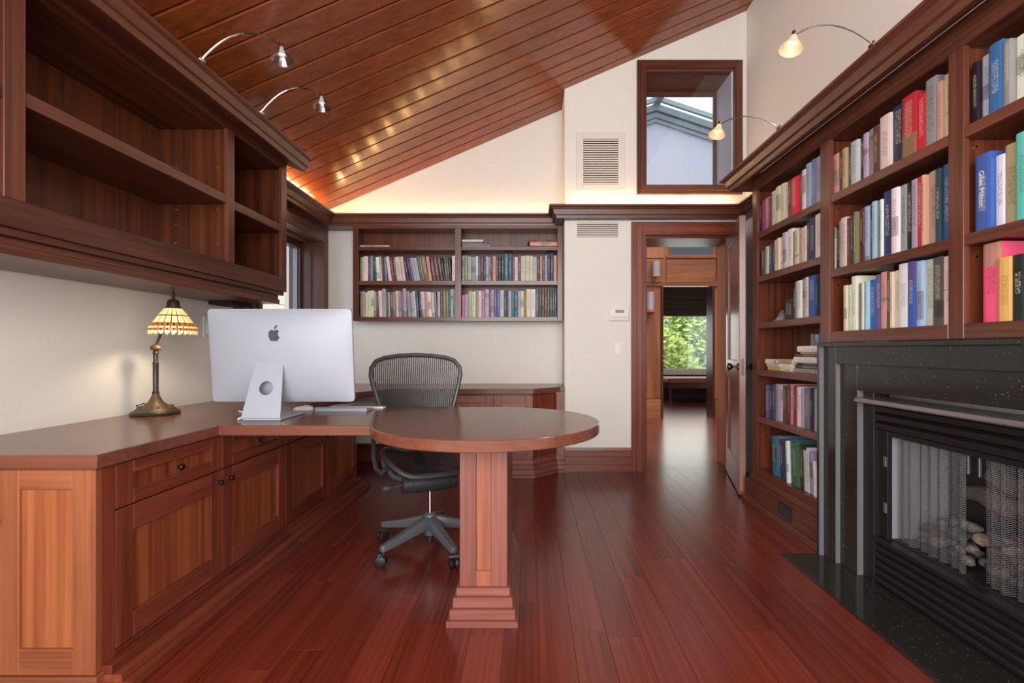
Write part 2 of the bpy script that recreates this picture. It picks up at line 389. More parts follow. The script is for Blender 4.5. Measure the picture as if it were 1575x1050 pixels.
w5 = thing('added_window_5', 'added side window behind the viewer with wooden frame', 'window', (XL-.1, -.75, .85), kind='structure')  # second invented window, out of view, added for extra light from the side
for a_, b_ in ((-1.55, -1.48), (-.79, -.72), (-.02, .05)): bx('mullion', w5, 'wood_z', XL-.15, XL-.06, a_, b_, .85, 2.15)
for a_, b_ in ((.85, .92), (2.08, 2.15)): bx('frame_rail', w5, 'wood_y', XL-.15, XL-.06, -1.48, -.02, a_, b_)

# ceiling of boards running up the slope
cl = thing('ceiling', 'sloping ceiling of glossy reddish wooden boards', 'ceiling', kind='structure')
ca = math.atan(.43); LX = (XR + .12 - (XL - .12)) / math.cos(ca)
U = Vector((math.cos(ca), 0, math.sin(ca))); Nn = Vector((-math.sin(ca), 0, math.cos(ca)))
O0 = Vector((XL-.12, 0, ceil_z(XL-.12)))
MB().obox(O0, U, (0, 1, 0), Nn, 0, LX, YB-.2, YA+.2, .02, .12).build('backing', 'gap_dark', cl)
BWID = .157
board = MB().obox((0, 0, 0), U, (0, 1, 0), Nn, 0, LX, .005, BWID-.006, 0, .02).mesh('board', 'ceil_wood', bevel=.005)
y = YA + .002
while y > YB - .2:
    y -= BWID
    place(board, 'board', (O0.x, y, O0.z), cl)

# ------------------------------------------------------------------ mouldings: crown along the walls, baseboards, door casing
def crown_prof(P, base=2.195):
    return [(0, base), (P-.062, base), (P-.058, base+.025), (P-.045, base+.028), (P-.035, base+.07), (P-.012, base+.085), (P, base+.09), (P, CROWN), (P-.02, CROWN), (P-.02, CROWN-.03), (0, CROWN-.03)]
t = MB().sweep([(XJ-.002, YA), (XL, YA), (XL, 3.20)], crown_prof(.235)).build('trim_1', 'wood_x', bevel=.001)
tag(t, 'dark wooden crown ledge above the side window and hanging bookcase', 'crown moulding', kind='structure')
t = MB().sweep([(XR, 3.43), (XR, YD), (XJ, YD), (XJ, YA)], crown_prof(.14)).build('trim_2', 'wood_x', bevel=.001)
tag(t, 'dark wooden crown ledge above the doorway', 'crown moulding', kind='structure')
def base_prof(h): return [(0, 0), (.03, 0), (.03, h*.28), (.026, h*.3), (.026, h*.62), (.022, h*.64), (.022, h*.9), (.016, h), (0, h)]
t = MB().sweep([(DOOR[0]-.118, YD), (XJ, YD)], base_prof(.205)).build('baseboard_back', 'case_x')
tag(t, 'stepped reddish wooden baseboard between counter and doorway', 'baseboard', kind='structure')
t = MB().sweep([(-.76, YA), (XL, YA), (XL, 3.8)], base_prof(.17)).build('baseboard_alcove', 'case_x')
tag(t, 'dark wooden baseboard in the knee space under the back counter', 'baseboard', kind='structure')
cs = thing('trim_3', 'stepped reddish wooden casing around the doorway', 'door casing', (1.37, YD, 0), kind='structure')
def casing(root, x0, x1, z0, z1, y, wd, dep, mats=('case_z', 'case_x'), sides='lrtb'):
    """stepped picture-frame casing on a wall that faces -y, around the opening x0..x1, z0..z1"""
    for k, (a, d) in enumerate(((wd, dep*.62), (wd*.62, dep*.8), (wd*.22, dep))):
        lo = 0 if k < 2 else 0
        b0 = z0 if 'b' not in sides else z0 - a
        if k == 0: i0, i1 = wd*.62, wd
        elif k == 1: i0, i1 = wd*.22, wd*.62
        else: i0, i1 = 0, wd*.22
        zb = z0 - i1 if 'b' in sides else z0
        bx('casing_board', root, mats[0], x0-i1, x0-i0, y-d, y, zb, z1+i1)
        bx('casing_board', root, mats[0], x1+i0, x1+i1, y-d, y, zb, z1+i1)
        bx('casing_board', root, mats[1], x0-i0, x1+i0, y-d, y, z1+i0, z1+i1)
        if 'b' in sides: bx('casing_board', root, mats[1], x0-i0, x1+i0, y-d, y, z0-i1, z0-i0)
casing(cs, DOOR[0], DOOR[1], 0, DOOR[3], YD, .118, .045, sides='lrt')
bx('jamb', cs, 'case_z', DOOR[0], DOOR[0]+.02, YD, YD+.37, 0, DOOR[3])
bx('jamb', cs, 'case_z', DOOR[1], DX1, YD, YD+.05, 0, DOOR[3]-.02); bx('jamb', cs, 'hall_wood', DX1-.012, DX1, YD+.05, YD+.37, 0, DOOR[3]-.02)
bx('head_jamb', cs, 'case_x', DOOR[0]+.02, DX1, YD, YD+.37, DOOR[3]-.02, DOOR[3])

# high window over the doorway
w2 = thing('window_2', 'high window with dark wooden frame looking through to a skylit hall', 'window', (1.4, YD, 2.44), kind='structure')
casing(w2, WIN2[0], WIN2[1], WIN2[2], WIN2[3], YD, .076, .04, mats=('wood_z', 'wood_x'))
bx('reveal', w2, 'wood_x', WIN2[0], WIN2[1], YD, YD+.37, WIN2[3]-.012, WIN2[3])
bx('reveal', w2, 'hall_pale', WIN2[1]-.012, WIN2[1], YD, YD+.37, WIN2[2], WIN2[3]-.012)
bx('reveal', w2, 'wood_z', WIN2[0], WIN2[0]+.012, YD, YD+.37, WIN2[2], WIN2[3]-.012)
bx('sash_rail', w2, 'wood_x', WIN2[0]+.012, WIN2[1]-.012, YD+.335, YD+.365, WIN2[3]-.05, WIN2[3]-.012)
bx('sash_stile', w2, 'wood_z', WIN2[1]-.042, WIN2[1]-.012, YD+.335, YD+.365, WIN2[2], WIN2[3]-.05)
bx('pane', w2, 'pane', WIN2[0]+.012, WIN2[1]-.012, YD+.02, YD+.026, WIN2[2], WIN2[3]-.012, 0)

# side window by the desk
w1 = thing('window_1', 'side window in deep stepped wooden casing beside the hanging bookcase', 'window', (XL, 3.93, .98), kind='structure')
y0, y1, z0, z1 = WIN1
for k, (i0, i1, d) in enumerate(((.10, .16, .085), (.045, .10, .10), (0, .045, .115))):
    bx('casing_board', w1, 'wood_z', XL, XL+d, y1+i0, y1+i1, z0-.0, z1+i1)
    bx('casing_board', w1, 'wood_z', XL, XL+d, y0-i1, y0-i0, z0-.0, z1+i1)
    bx('casing_board', w1, 'wood_y', XL, XL+d, y0-i0, y1+i0, z1+i0, z1+i1)
bx('sill_board', w1, 'wood_y', XL-.2, XL+.1, y0-.15, y1+.15, z0-.03, z0)
bx('jamb', w1, 'wood_z', XL-.2, XL, y1-.02, y1, z0, z1); bx('jamb', w1, 'wood_z', XL-.2, XL, y0, y0+.02, z0, z1)
bx('head_jamb', w1, 'wood_y', XL-.2, XL, y0+.02, y1-.02, z1-.02, z1)
bx('sash_stile', w1, 'wood_z', XL-.15, XL-.08, y1-.055, y1-.02, z0, z1-.02); bx('sash_stile', w1, 'wood_z', XL-.15, XL-.08, y0+.02, y0+.085, z0, z1-.02)
bx('sash_rail', w1, 'wood_y', XL-.15, XL-.08, y0+.085, y1-.055, z1-.07, z1-.02); bx('sash_rail', w1, 'wood_y', XL-.15, XL-.08, y0+.085, y1-.055, z0, z0+.06)
bx('metal_edge', w1, 'grey_metal', XL-.14, XL-.1, y1-.067, y1-.055, z0+.06, z1-.07)
bx('pane', w1, 'pane', XL-.125, XL-.12, y0+.085, y1-.067, z0+.06, z1-.07, 0)
# stone facing outside that window
ew = thing('exterior_wall', 'pale tan stone block wall outside the side window', 'wall', (-3.5, 6.5, 0), kind='structure')
bx('backing', ew, 'stone_tan', -3.75, -3.42, 4.9, 9.1, -.3, 4.3, 0)
sb = MB().box(0, .04, 0, 1.192, 0, .592).mesh('stone_block', 'stone_tan', bevel=.006)
for r_ in range(7):
    for c_ in range(3): place(sb, 'stone_block', (-3.42, 5.0 + c_*1.2 + (.6 if r_ % 2 else 0) - .2, -.26 + r_*.6 + .14), ew)

# ------------------------------------------------------------------ hall beyond the doorway
hf = thing('floor_hall', 'reddish plank floor laid diagonally in the hall beyond the doorway', 'floor', kind='structure')
bx('subfloor', hf, 'gap_dark', .4, 5.1, YD+.1, 10.9, -.12, -.021, 0)
d45 = Vector((-.5, .866)); dn = Vector((.866, .5)); cnt = 0
def clip(poly, x0, x1, y0, y1):
    for ax, lim, sg in ((0, x0, 1), (0, x1, -1), (1, y0, 1), (1, y1, -1)):
        out = []
        for k in range(len(poly)):
            a, b_ = poly[k-1], poly[k]; ia, ib = sg*(a[ax]-lim) >= 0, sg*(b_[ax]-lim) >= 0
            if ia != ib:
                t_ = (lim-a[ax])/(b_[ax]-a[ax]); out.append((a[0]+(b_[0]-a[0])*t_, a[1]+(b_[1]-a[1])*t_))
            if ib: out.append(tuple(b_))
        poly = out
        if len(poly) < 3: return []
    return poly
for i in range(-40, 40):
    off = rf.random()*.9
    for j in range(-8, 12):
        p = Vector((2.0, 5.8)) + dn*(i*.107) + d45*(j*.965 + off)
        quad = [p, p+dn*.1062, p+dn*.1062+d45*.9640, p+d45*.9640]
        c_ = clip([(q_.x, q_.y) for q_ in quad], .95, 3.4, YD+.0915, 7.595)
        if not c_: continue
        mx = sum(q_[0] for q_ in c_)/len(c_); my = sum(q_[1] for q_ in c_)/len(c_)
        if not .18 < mx/my < .47 or cnt > 295: continue
        MB().prism(c_, -.02, 0).build('plank', 'hall_floor_wood', hf); cnt += 1
bx('plank_field', hf, 'hall_floor_wood', .4, 5.1, 7.596, 10.9, -.021, 0, 0)
hw = thing('wall_hall', 'warm wood-panelled hall wall with a second opening beyond the doorway', 'wall', (2.4, 7.6, 0), kind='structure')
YH = 7.6
bx('backing', hw, 'hall_wood', .2, 2.06, YH+.02, YH+.24, 0, 3.3, 0); bx('backing', hw, 'hall_wood', 2.89, 4.2, YH+.02, YH+.24, 0, 3.3, 0); bx('backing', hw, 'hall_wood', 2.06, 2.89, YH+.02, YH+.24, 2.08, 3.3, 0)
for x0, x1, z0, z1, mt in ((1.3, 1.72, .2, 2.06, 'hall_wood'), (1.74, 2.05, .3, 2.06, 'hall_wood'), (2.9, 3.1, .3, 2.06, 'hall_wood'), (3.12, 3.5, .2, 2.06, 'hall_wood'),
        (1.3, 1.72, 2.12, 2.44, 'hall_wood_x'), (1.74, 2.10, 2.12, 2.48, 'hall_wood_x'), (2.14, 2.9, 2.12, 2.48, 'hall_wood_x'), (2.94, 3.4, 2.12, 2.48, 'hall_wood_x'), (1.74, 2.10, 2.5, 2.9, 'hall_wood'), (2.94, 3.4, 2.5, 2.9, 'hall_wood')):
    bx('panel', hw, mt, x0, x1, YH, YH+.02, z0, z1, .004)
for x0, x1 in ((1.3, 2.05), (2.9, 3.5)): bx('plinth_board', hw, 'hall_wood_x', x0, x1, YH-.02, YH+.02, 0, .28)
bx('rail', hw, 'hall_wood_x', 1.3, 3.5, YH-.02, YH+.02, 2.06, 2.11)
bx('transom_frame', hw, 'hall_wood_x', 2.14, 2.92, YH-.01, YH+.02, 2.5, 2.545); bx('transom_frame', hw, 'hall_wood_x', 2.14, 2.92, YH-.01, YH+.02, 2.72, 2.78)
bx('transom_pane', hw, 'transom_glass', 2.19, 2.87, YH+.004, YH+.012, 2.545, 2.72, 0)
bx('jamb', hw, 'wood_z', 2.06, 2.09, YH-.02, YH+.25, 0, 2.06); bx('jamb', hw, 'wood_z', 2.86, 2.89, YH-.02, YH+.25, 0, 2.06)
# pale gable above, glazed roof of the hall
gw = thing('wall_gable', 'pale grey gable wall with raking mouldings seen through the high window', 'wall', (2.0, YH+.1, 3.3), kind='structure')
gab = [(.2, 3.3), (4.2, 3.3), (4.2, 4.16), (1.98, 4.9), (.2, 4.31)]
MB().prism(gab, YH+.02, YH+.24, f=lambda x, y, z: (x, z, y)).build('gable', 'hall_pale', gw)
for k, (dz, th, dp) in enumerate(((0, .10, .07), (-.13, .07, .045), (-.24, .03, .03))):
    for s_, xe in ((1, 4.2), (-1, .2)):
        L_ = abs(xe-1.98); sl = -.333
        poly = [(1.98, 4.9+dz), (xe, 4.9+dz+sl*L_), (xe, 4.9+dz+sl*L_-th), (1.98, 4.9+dz-th)]
        MB().prism(poly, YH+.02-dp, YH+.02, f=lambda x, y, z: (x, z, y)).build('rake_moulding', 'hall_mould', gw)
sr = thing('skylight_roof', 'glazed gable roof over the hall seen through the high window', 'skylight', (1.98, 6.0, 4.9), kind='structure')
bx('ridge_beam', sr, 'hall_mould', 1.93, 2.03, YD+.4, YH+.02, 4.88, 5.0)
for s_ in (1, -1):
    xe = 4.2 if s_ > 0 else .2
    a, b_ = Vector((1.98, 0, 4.97)), Vector((xe, 0, 4.97 - .333*abs(xe-1.98))); Uu = (b_-a); Lr = Uu.length; Uu.normalize()
    MB().obox(a, Uu, (0, 1, 0), Vector((0, 0, 1)), .05, Lr, YD+.4, YH, 0, .012).build('pane', 'pane', sr)
    for yy in (5.3, 6.4, 7.45): MB().obox(a, Uu, (0, 1, 0), Vector((0, 0, 1)), .05, Lr, yy, yy+.05, -.07, -.002).build('rafter', 'hall_mould', sr)
for nm, x0, x1, y0_, y1_, zt, lb in (('wall_hall_side', .37, .5, YD+.371, YH+.25, 4.3, 'pale wall along the near side of the hall'), ('wall_hall_far_side', 4.2, 4.4, YD+.37, YH+.25, 4.3, 'pale wall along the far side of the hall')):
    tag(bx(nm, None, 'hall_pale', x0, x1, y0_, y1_, 0, zt, 0), lb, 'wall', kind='structure')
tag(bx('wall_hall_return', None, 'hall_pale', 2.15, 4.2, YD+.371, YD+.42, 0, 4.2, 0), 'pale return wall beside the doorway in the hall', 'wall', kind='structure')
# room at the far end
YF = 10.6
fr = holed('wall_far', 'blind_dark', 'y', YF, YF+.25, 1.2, 5.0, 0, 2.7, [(1.7, 4.5, .64, 1.86)], 'dark far wall around the garden window')
tag(bx('ceiling_far', None, 'ivory', 1.2, 5.0, YH+.25, YF, 2.6, 2.7, 0), 'pale ceiling of the far room', 'ceiling', kind='structure')
tag(bx('wall_far_side', None, 'wood_z', 1.1, 1.2, YH+.25, YF, 0, 2.7, 0), 'dark side wall of the far room', 'wall', kind='structure')
tag(bx('wall_far_return', None, 'wood_z', 5.0, 5.1, YH+.25, YF, 0, 2.7, 0), 'dark return wall of the far room', 'wall', kind='structure')
w3 = thing('window_3', 'garden window at the far end of the hall with white sill', 'window', (2.65, YF, .64), kind='structure')
bx('sill_board', w3, 'plastic_white', 1.66, 4.54, YF-.12, YF-.002, .52, .64)
bx('frame_rail', w3, 'wood_x', 1.7, 4.5, YF+.05, YF+.1, 1.80, 1.86); bx('frame_stile', w3, 'wood_z', 1.7, 1.76, YF+.05, YF+.1, .64, 1.80); bx('frame_stile', w3, 'wood_z', 4.44, 4.5, YF+.05, YF+.1, .64, 1.80)
bx('pane', w3, 'pane', 1.76, 4.44, YF+.07, YF+.075, .64, 1.80, 0)
rb = thing('roman_blind', 'dark folded roman blind above the garden window', 'blind', (2.65, YF-.04, 1.85))
for k in range(4): MB().prism([(YF-.02, 1.84+k*.11), (YF-.055, 1.835+k*.11), (YF-.035, 1.945+k*.11), (YF-.012, 1.945+k*.11)], 1.66, 4.54, f=lambda a, b_, c_: (c_, a, b_)).build('fold', 'blind_dark', rb)
bn = thing('bench', 'brown upholstered window bench below the garden window', 'bench', (2.75, 9.9, 0))
bx('seat_cushion', bn, 'bench_fabric', 2.72, 4.2, 9.55, 10.35, .40, .50, .02)
bx('seat_rail', bn, 'wood_x', 2.74, 4.18, 9.57, 10.33, .30, .40)
for x0, yy in ((2.76, 9.6), (4.1, 9.6), (2.76, 10.25), (4.1, 10.25)): MB().lathe([(.03, 0), (.02, .1), (.035, .2), (.03, .302)], 10, (x0+.03, yy+.03, 0)).build('leg', 'wood_z', bn, True)
for (px_, pz_, hgt, yy, lb, mt2) in ((1.963, 2.2, .24, YH-.05, 'short chrome cylinder wall sconce on panel above hall opening', 'chrome'), (1.875, 1.62, .34, YH-.05, 'tall cylinder wall sconce with copper base beside hall opening', 'bronze_gold')):
    sc_ = thing('wall_sconce', lb, 'wall light', (px_, yy, pz_), group='hall wall sconces')
    MB().lathe([(.055, .07 if mt2 != 'chrome' else 0), (.055, hgt)], 20, (px_, yy-.02, pz_)).build('shade', 'sconce_metal', sc_, True)
    if mt2 != 'chrome': MB().lathe([(.03, 0), (.07, .03), (.06, .07)], 20, (px_, yy-.02, pz_)).build('cup', 'copper', sc_, True)
    bx('backplate', sc_, 'grey_metal', px_-.045, px_+.045, YH-.012, YH, pz_+.02, pz_+hgt-.02)
    bx('arm', sc_, 'grey_metal', px_-.012, px_+.012, yy-.01, YH-.01, pz_+hgt*.45, pz_+hgt*.55)
# garden
tag(bx('ground', None, 'ground_out', -8, 20, 10.86, 40, -.6, -.3, 0), 'dull green lawn beyond the garden window', 'ground', kind='structure')
def tree(loc, h, rad, nleaf, mt, label, leaf=.10, seed=1, cone=True):
    rg = random.Random(seed); t = thing('tree', label, 'tree', loc, group='garden trees')
    MB().tube([(loc[0], loc[1], loc[2]), (loc[0]+.05, loc[1], loc[2]+h*.5), (loc[0], loc[1], loc[2]+h*.95)], [.12, .08, .02], 8).build('trunk', 'bark', t, True)
    mb = MB()
    for k in range(nleaf):
        f_ = rg.random(); z = loc[2] + h*(.05+.95*f_); r_ = rad*((1-f_)**.7 if cone else math.sin(math.pi*(.1+.9*f_))**.6)*math.sqrt(rg.random()); a = rg.random()*6.283
        c_ = Vector((loc[0]+r_*math.cos(a), loc[1]+r_*math.sin(a), z))
        u = Vector((rg.gauss(0, 1), rg.gauss(0, 1), rg.gauss(0, .6))).normalized(); v = u.orthogonal().normalized(); s_ = leaf*(.6+rg.random()*.8)
        mb.add([c_-u*s_, c_+v*s_*.35, c_+u*s_, c_-v*s_*.35], [(0, 1, 2, 3)], 1 if rg.random() < .45 else 0)
    o = mb.build('foliage', mt, t); o['kind'] = 'stuff'
tree((5.0, 14.9, -.3), 3.3, 1.75, 9000, ('leaf_green', 'leaf_yellow'), 'bright green leafy shrub tree filling the garden window', .1, 4, False)
tree((3.2, 12.6, -.3), 2.0, 1.15, 5000, ('leaf_yellow', 'leaf_green'), 'yellow green low bush at the foot of the garden window', .09, 9, False)
for k, (x, y) in enumerate(((3.6, 19.0), (5.0, 22.0), (6.2, 18.6), (7.4, 22.0))):
    t = thing('tree', ('slim bare brown tree behind the green shrubs, %s of the row' % ('first', 'second', 'third', 'fourth')[k]), 'tree', (x, y, -.3), group='garden trees')
    MB().tube([(x, y, -.3), (x+.1, y, 2), (x, y, 5)], [.22, .17, .1], 8).build('trunk', 'bark', t, True)
    for j in range(9):
        rg = random.Random(k*20+j); z = .8 + j*.35; a = rg.random()*6.28; l_ = 1.0
        MB().tube([(x+.05, y, z), (x+.05+l_*.5*math.cos(a), y+l_*.5*math.sin(a), z+.45), (x+l_*math.cos(a), y+l_*math.sin(a), z+1.0)], [.05, .03, .012], 5).build('branch', 'bark', t, True)

# ------------------------------------------------------------------ open door leaf
dl = thing('door_1', 'open glossy dark panelled door leaf beside the bookcase', 'door', (DOOR[1]-.022, YD-.02, 0), kind='structure')
hx, hy = DOOR[1]-.022, YD-.02; ex, ey = 1.512, 3.50
Ud = Vector((ex-hx, ey-hy, 0)); DLn = Ud.length; Ud.normalize(); Nd = Vector((Ud.y, -Ud.x, 0))   # Nd points to -x side
if Nd.x > 0: Nd = -Nd
Od = Vector((hx, hy, .012)); Vd = Vector((0, 0, 1)); th = .045
def dbox(nm, u0, u1, v0, v1, n0, n1, mt, par=None, bev=.003):
    return MB().obox(Od, Ud, Vd, Nd, u0, u1, v0, v1, n0, n1).build(nm, mt, par or dl, bevel=bev)
HD = 2.02
dbox('stile', 0, .11, 0, HD, -th, 0, 'door_wood'); dbox('stile', DLn-.115, DLn, 0, HD, -th, 0, 'door_wood')
dbox('rail', .11, DLn-.115, 0, .22, -th, 0, 'door_wood'); dbox('rail', .11, DLn-.115, .82, .97, -th, 0, 'door_wood'); dbox('rail', .11, DLn-.115, HD-.12, HD, -th, 0, 'door_wood')
dbox('panel', .10, DLn-.105, .21, .83, -th+.012, -.012, 'door_wood'); dbox('panel', .10, DLn-.105, .96, HD-.11, -th+.012, -.012, 'door_wood')
kz = .925
for sgn in (1, -1):
    base = Od + Ud*(DLn-.06) + Vd*kz + Nd*(0 if sgn > 0 else -th)
    MB().lathe([(.026, 0), (.026, .006), (.010, .008), (.009, .035), (.02, .042), (.028, .055), (.026, .068), (.012, .074), (.001, .075)], 18, base, Nd*sgn).build('knob', 'knob_metal', dl, True)
bxk = Od + Ud*DLn + Vd*kz
MB().obox(bxk, Ud, Vd, Nd, -.001, .0015, -.06, .06, -.034, -.011).build('latch_plate', 'knob_metal', dl)

# ------------------------------------------------------------------ panelled cabinet fronts
def front(parent, name, O, U, V, Nn, w_, h_, sw=.07, rw=.08, th=.02, mats=('case_z', 'case_y', 'casepanel_z'), knob=None, rb=None):
    """frame-and-panel front, origin at its lower corner, U across, V up, Nn out"""
    rb = rb if rb is not None else rw
    mb = MB()
    mb.obox(O, U, V, Nn, 0, sw, 0, h_, 0, th, 0); mb.obox(O, U, V, Nn, w_-sw, w_, 0, h_, 0, th, 0)
    mb.obox(O, U, V, Nn, sw, w_-sw, 0, rb, 0, th, 1); mb.obox(O, U, V, Nn, sw, w_-sw, h_-rw, h_, 0, th, 1)
    d = mb.build(name, list(mats[:2]), parent, bevel=.002)
    MB().obox(O, U, V, Nn, sw-.004, w_-sw+.004, rb-.004, h_-rw+.004, -.004, th-.011).build('panel', mats[2], d, bevel=.001)
    if knob:
        p = Vector(O) + Vector(U)*knob[0] + Vector(V)*knob[1] + Vector(Nn)*th
        MB().lathe([(.007, 0), (.005, .004), (.005, .012), (.011, .016), (.012, .022), (.009, .026), (.001, .027)], 14, p, Nn).build('knob', 'knob_metal', d, True)
    return d
def tiers(parent, path, prof, name='plinth_step', mt='case_y'):
    for (o0, z0, z1) in prof:
        MB().sweep(path, [(0, z0), (o0, z0), (o0, z1), (0, z1)]).build(name, mt, parent, bevel=.0015)

# long base cabinets below the worktop, front at XF
XF = -1.335; TB = TOP - .044
UY = (0, 1, 0); VZ = (0, 0, 1); NX = (1, 0, 0)
def base_unit(y0, y1, label, end_panel):
    t = thing('base_cabinet', label, 'cabinet', ((XL+XF)/2, (y0+y1)/2, 0), group='base cabinets under the long worktop')
    bx('body', t, 'case_z', XL+.005, XF-.022, y0+.0012, y1-.0012, .0, TB-.001)
    st = .055 if end_panel else .004
    if end_panel:
        front(t, 'end_panel', (-1.64, y0+.0012, .06), (1, 0, 0), VZ, (0, -1, 0), .305, TB-.063, .07, .062, .02, ('end_z', 'end_x', 'end_panel'), rb=.08)
        bx('corner_stile', t, 'case_z', XF-.022, XF, y0+.0012, y0+st, .02, TB-.001)
        bx('plinth_board', t, 'end_x', -1.64, XF+.01, y0-.026, y0+.001, 0, .058)
    wd = (y1 - y0 - st) / 2
    for k in range(2):
        ya = y0 + st + k*wd + .002; ww = wd - .004
        front(t, 'drawer', (XF-.02, ya, .545), UY, VZ, NX, ww, TB-.55, .07, .045, knob=(ww/2, (TB-.55)/2))
        front(t, 'door', (XF-.02, ya, .095), UY, VZ, NX, ww, .445, .07, .085, knob=((ww-.035) if k == 0 else .035, .40))
    bx('plinth_board', t, 'case_y', XF-.0215, XF-.0005, y0+(st if end_panel else .0012), y1-.0012, .0, .09)
    # stepped plinth
    ye = y1 + (.03 if not end_panel else 0) - .0012; yb = y0 + .0012 if not end_panel else y0
    for off, z0, z1 in ((.095, 0, .026), (.065, .026, .05), (.035, .05, .078)):
        bx('plinth_step', t, 'case_y', XF, XF+off, yb, ye-(.0 if end_panel else (.03-off*.3)), z0, z1-.0005)
    return t
base_unit(1.506, 2.645, 'two-door wooden base cabinet with panelled end nearest the viewer', True)
base_unit(2.645, 3.74, 'two-door wooden base cabinet below the monitor running back to the knee space', False)
# the shallower run towards the viewer
t = thing('base_cabinet', 'shallow wooden base cabinet at the very edge before the panelled end', 'cabinet', (-1.8, .9, 0), group='base cabinets under the long worktop')
bx('body', t, 'case_z', XL+.005, -1.665, .3, 1.504, 0, TB-.001)
front(t, 'door', (-1.665, .92, .1), UY, VZ, NX, .57, .585, .07, .085, knob=(.535, .44)); front(t, 'door', (-1.665, .33, .1), UY, VZ, NX, .57, .585, .07, .085, knob=(.035, .44))
bx('plinth_board', t, 'case_y', -1.665, -1.64, .3, 1.478, 0, .09)

# continuous worktop with round-ended peninsula
CX, CY, CR = -.195, 2.215, .508
wt = thing('worktop', 'long polished brown wooden worktop with a round-ended peninsula', 'worktop', (-1.2, 2.2, TB))
poly = [(XL+.002, .28), (-1.625, .28), (-1.625, 1.472), (-1.318, 1.472), (-1.318, 2.055)]
yb0 = 2.055; yb1 = 2.712
a0 = math.atan2(yb0-CY, -math.sqrt(CR**2-(yb0-CY)**2)); a1 = math.atan2(yb1-CY, -math.sqrt(max(CR**2-(yb1-CY)**2, 0)))
a0 += 2*math.pi if a0 < 0 else 0; a1 += 2*math.pi
arc = [(CX+CR*math.cos(a0+(a1-a0)*k/72), CY+CR*math.sin(a0+(a1-a0)*k/72)) for k in range(73)]
poly += arc + [(-1.318, 2.73), (-1.318, 3.64), (-1.12, 3.985), (.03, 3.985), (.262, YD-.036), (XJ-.002, YD-.036), (XJ-.002, YA-.002), (XL+.002, YA-.002)]
MB().prism(poly, TB, TOP).build('slab', 'top_x', wt, bevel=.003)
bx('pull_out_tray', wt, 'tray_grey', -1.316, -.98, 2.75, 3.42, TB-.03, TB-.005)
bx('tray_lip', wt, 'case_x', -1.316, -.98, 3.421, 3.44, TB-.03, TB-.001)
# pedestal leg of the round end
pd = thing('pedestal_leg', 'square wooden pedestal with stepped foot under the round desk end', 'pedestal', (-.18, 2.2, 0))
x0, x1, yf, yb = -.276, -.089, 1.905, 2.46
bx('stile', pd, 'ped_z', x0, x0+.064, yf, yb, .13, TB-.001); bx('stile', pd, 'ped_z', x1-.064, x1, yf, yb, .13, TB-.001)
bx('panel', pd, 'ped_panel', x0+.064, x1-.064, yf+.006, yb-.006, .19, TB-.001); bx('panel_block', pd, 'ped_panel', x0+.064, x1-.064, yf+.001, yb-.001, .13, .19)
for k, (o, z0, z1) in enumerate(((.044, 0, .024), (.033, .024, .062), (.022, .062, .10), (.011, .10, .13))):
    bx('plinth_step', pd, 'ped_x', x0-o, x1+o, yf-o*1.4, yb+o*1.4, z0, z1)

# back counter cabinet with chamfered end
bc = thing('base_cabinet', 'low wooden cabinet with chamfered end below the hanging bookcase', 'cabinet', (-.35, 4.3, 0))
YC = 4.03
MB().prism([(-.75, YC+.02), (.02, YC+.02), (.225, YD-.02), (XJ-.003, YD-.02), (XJ-.003, YA-.035), (-.75, YA-.035)], 0, TB-.001).build('body', 'ped_z', bc)
for x0_, w_ in ((-.735, .43), (-.30, .325)): front(bc, 'door', (x0_, YC+.02, .16), (1, 0, 0), VZ, (0, -1, 0), w_, TB-.175, .065, .065, .018, ('ped_z', 'ped_x', 'ped_panel'))
ch = Vector((.225-.02, YD-.02-YC-.02, 0)); cl_ = ch.length; ch.normalize(); cn = Vector((ch.y, -ch.x, 0))
front(bc, 'chamfer_panel', (.028, YC+.02+.008, .16), ch, VZ, cn, cl_-.02, TB-.175, .05, .065, .018, ('case_z', 'case_x', 'casepanel_z'))
bx('filler_stile', bc, 'ped_z', .235, XJ-.003, YD-.032, YD-.0205, .0, TB-.001)
for o, z0, z1 in ((.055, 0, .028), (.042, .028, .066), (.028, .066, .104), (.016, .104, .145)):
    MB().sweep([(XJ-.003, YD-.021), (.225, YD-.021), (.02, YC+.019), (-.75, YC+.019)], [(0, z0), (o, z0), (o, z1-.001), (0, z1-.001)]).build('plinth_step', 'ped_x', bc, bevel=.001)

# ------------------------------------------------------------------ open upper cabinet over the desk
XU = -1.58
up = thing('wall_cabinet', 'open dark wooden wall cabinet with shelves above the desk lamp', 'cabinet', (-1.8, 2.1, 1.40))
YU0, YU1 = .40, 3.147
ZB, ZS, ZT = 1.434, 1.522, 2.222
bx('back_panel', up, 'panel_z', XL+.002, XL+.045, YU0+.02, YU1-.02, ZB, ZT+.04)
bx('bottom_board', up, 'panel_y', XL+.045, XU-.02, YU0, YU1, ZB+.045, ZS-.006)
bx('top_board', up, 'panel_y', XL+.045, XU-.02, YU0, YU1, ZT, ZT+.04)
bx('bottom_rail', up, 'wood_y', XU-.02, XU, YU0, YU1, ZB, ZS); bx('top_rail', up, 'wood_y', XU-.02, XU, YU0, YU1, ZT-.004, ZT+.05)
for a, b_ in ((YU0, YU0+.07), (1.455, 1.519), (2.531, 2.593), (3.082, YU1)):
    bx('stile', up, 'wood_z', XU-.02, XU, a, b_, ZS, ZT-.004)
for a, b_ in ((YU0, YU0+.02), (1.48, 1.50), (2.552, 2.572), (YU1-.022, YU1)):
    bx('side_panel', up, 'panel_z', XL+.045, XU-.02, a, b_, ZS-.006, ZT)
shelves_u = [(YU0+.02, 1.48, 1.86), (1.50, 2.552, 1.87), (2.572, YU1-.022, 1.857)]
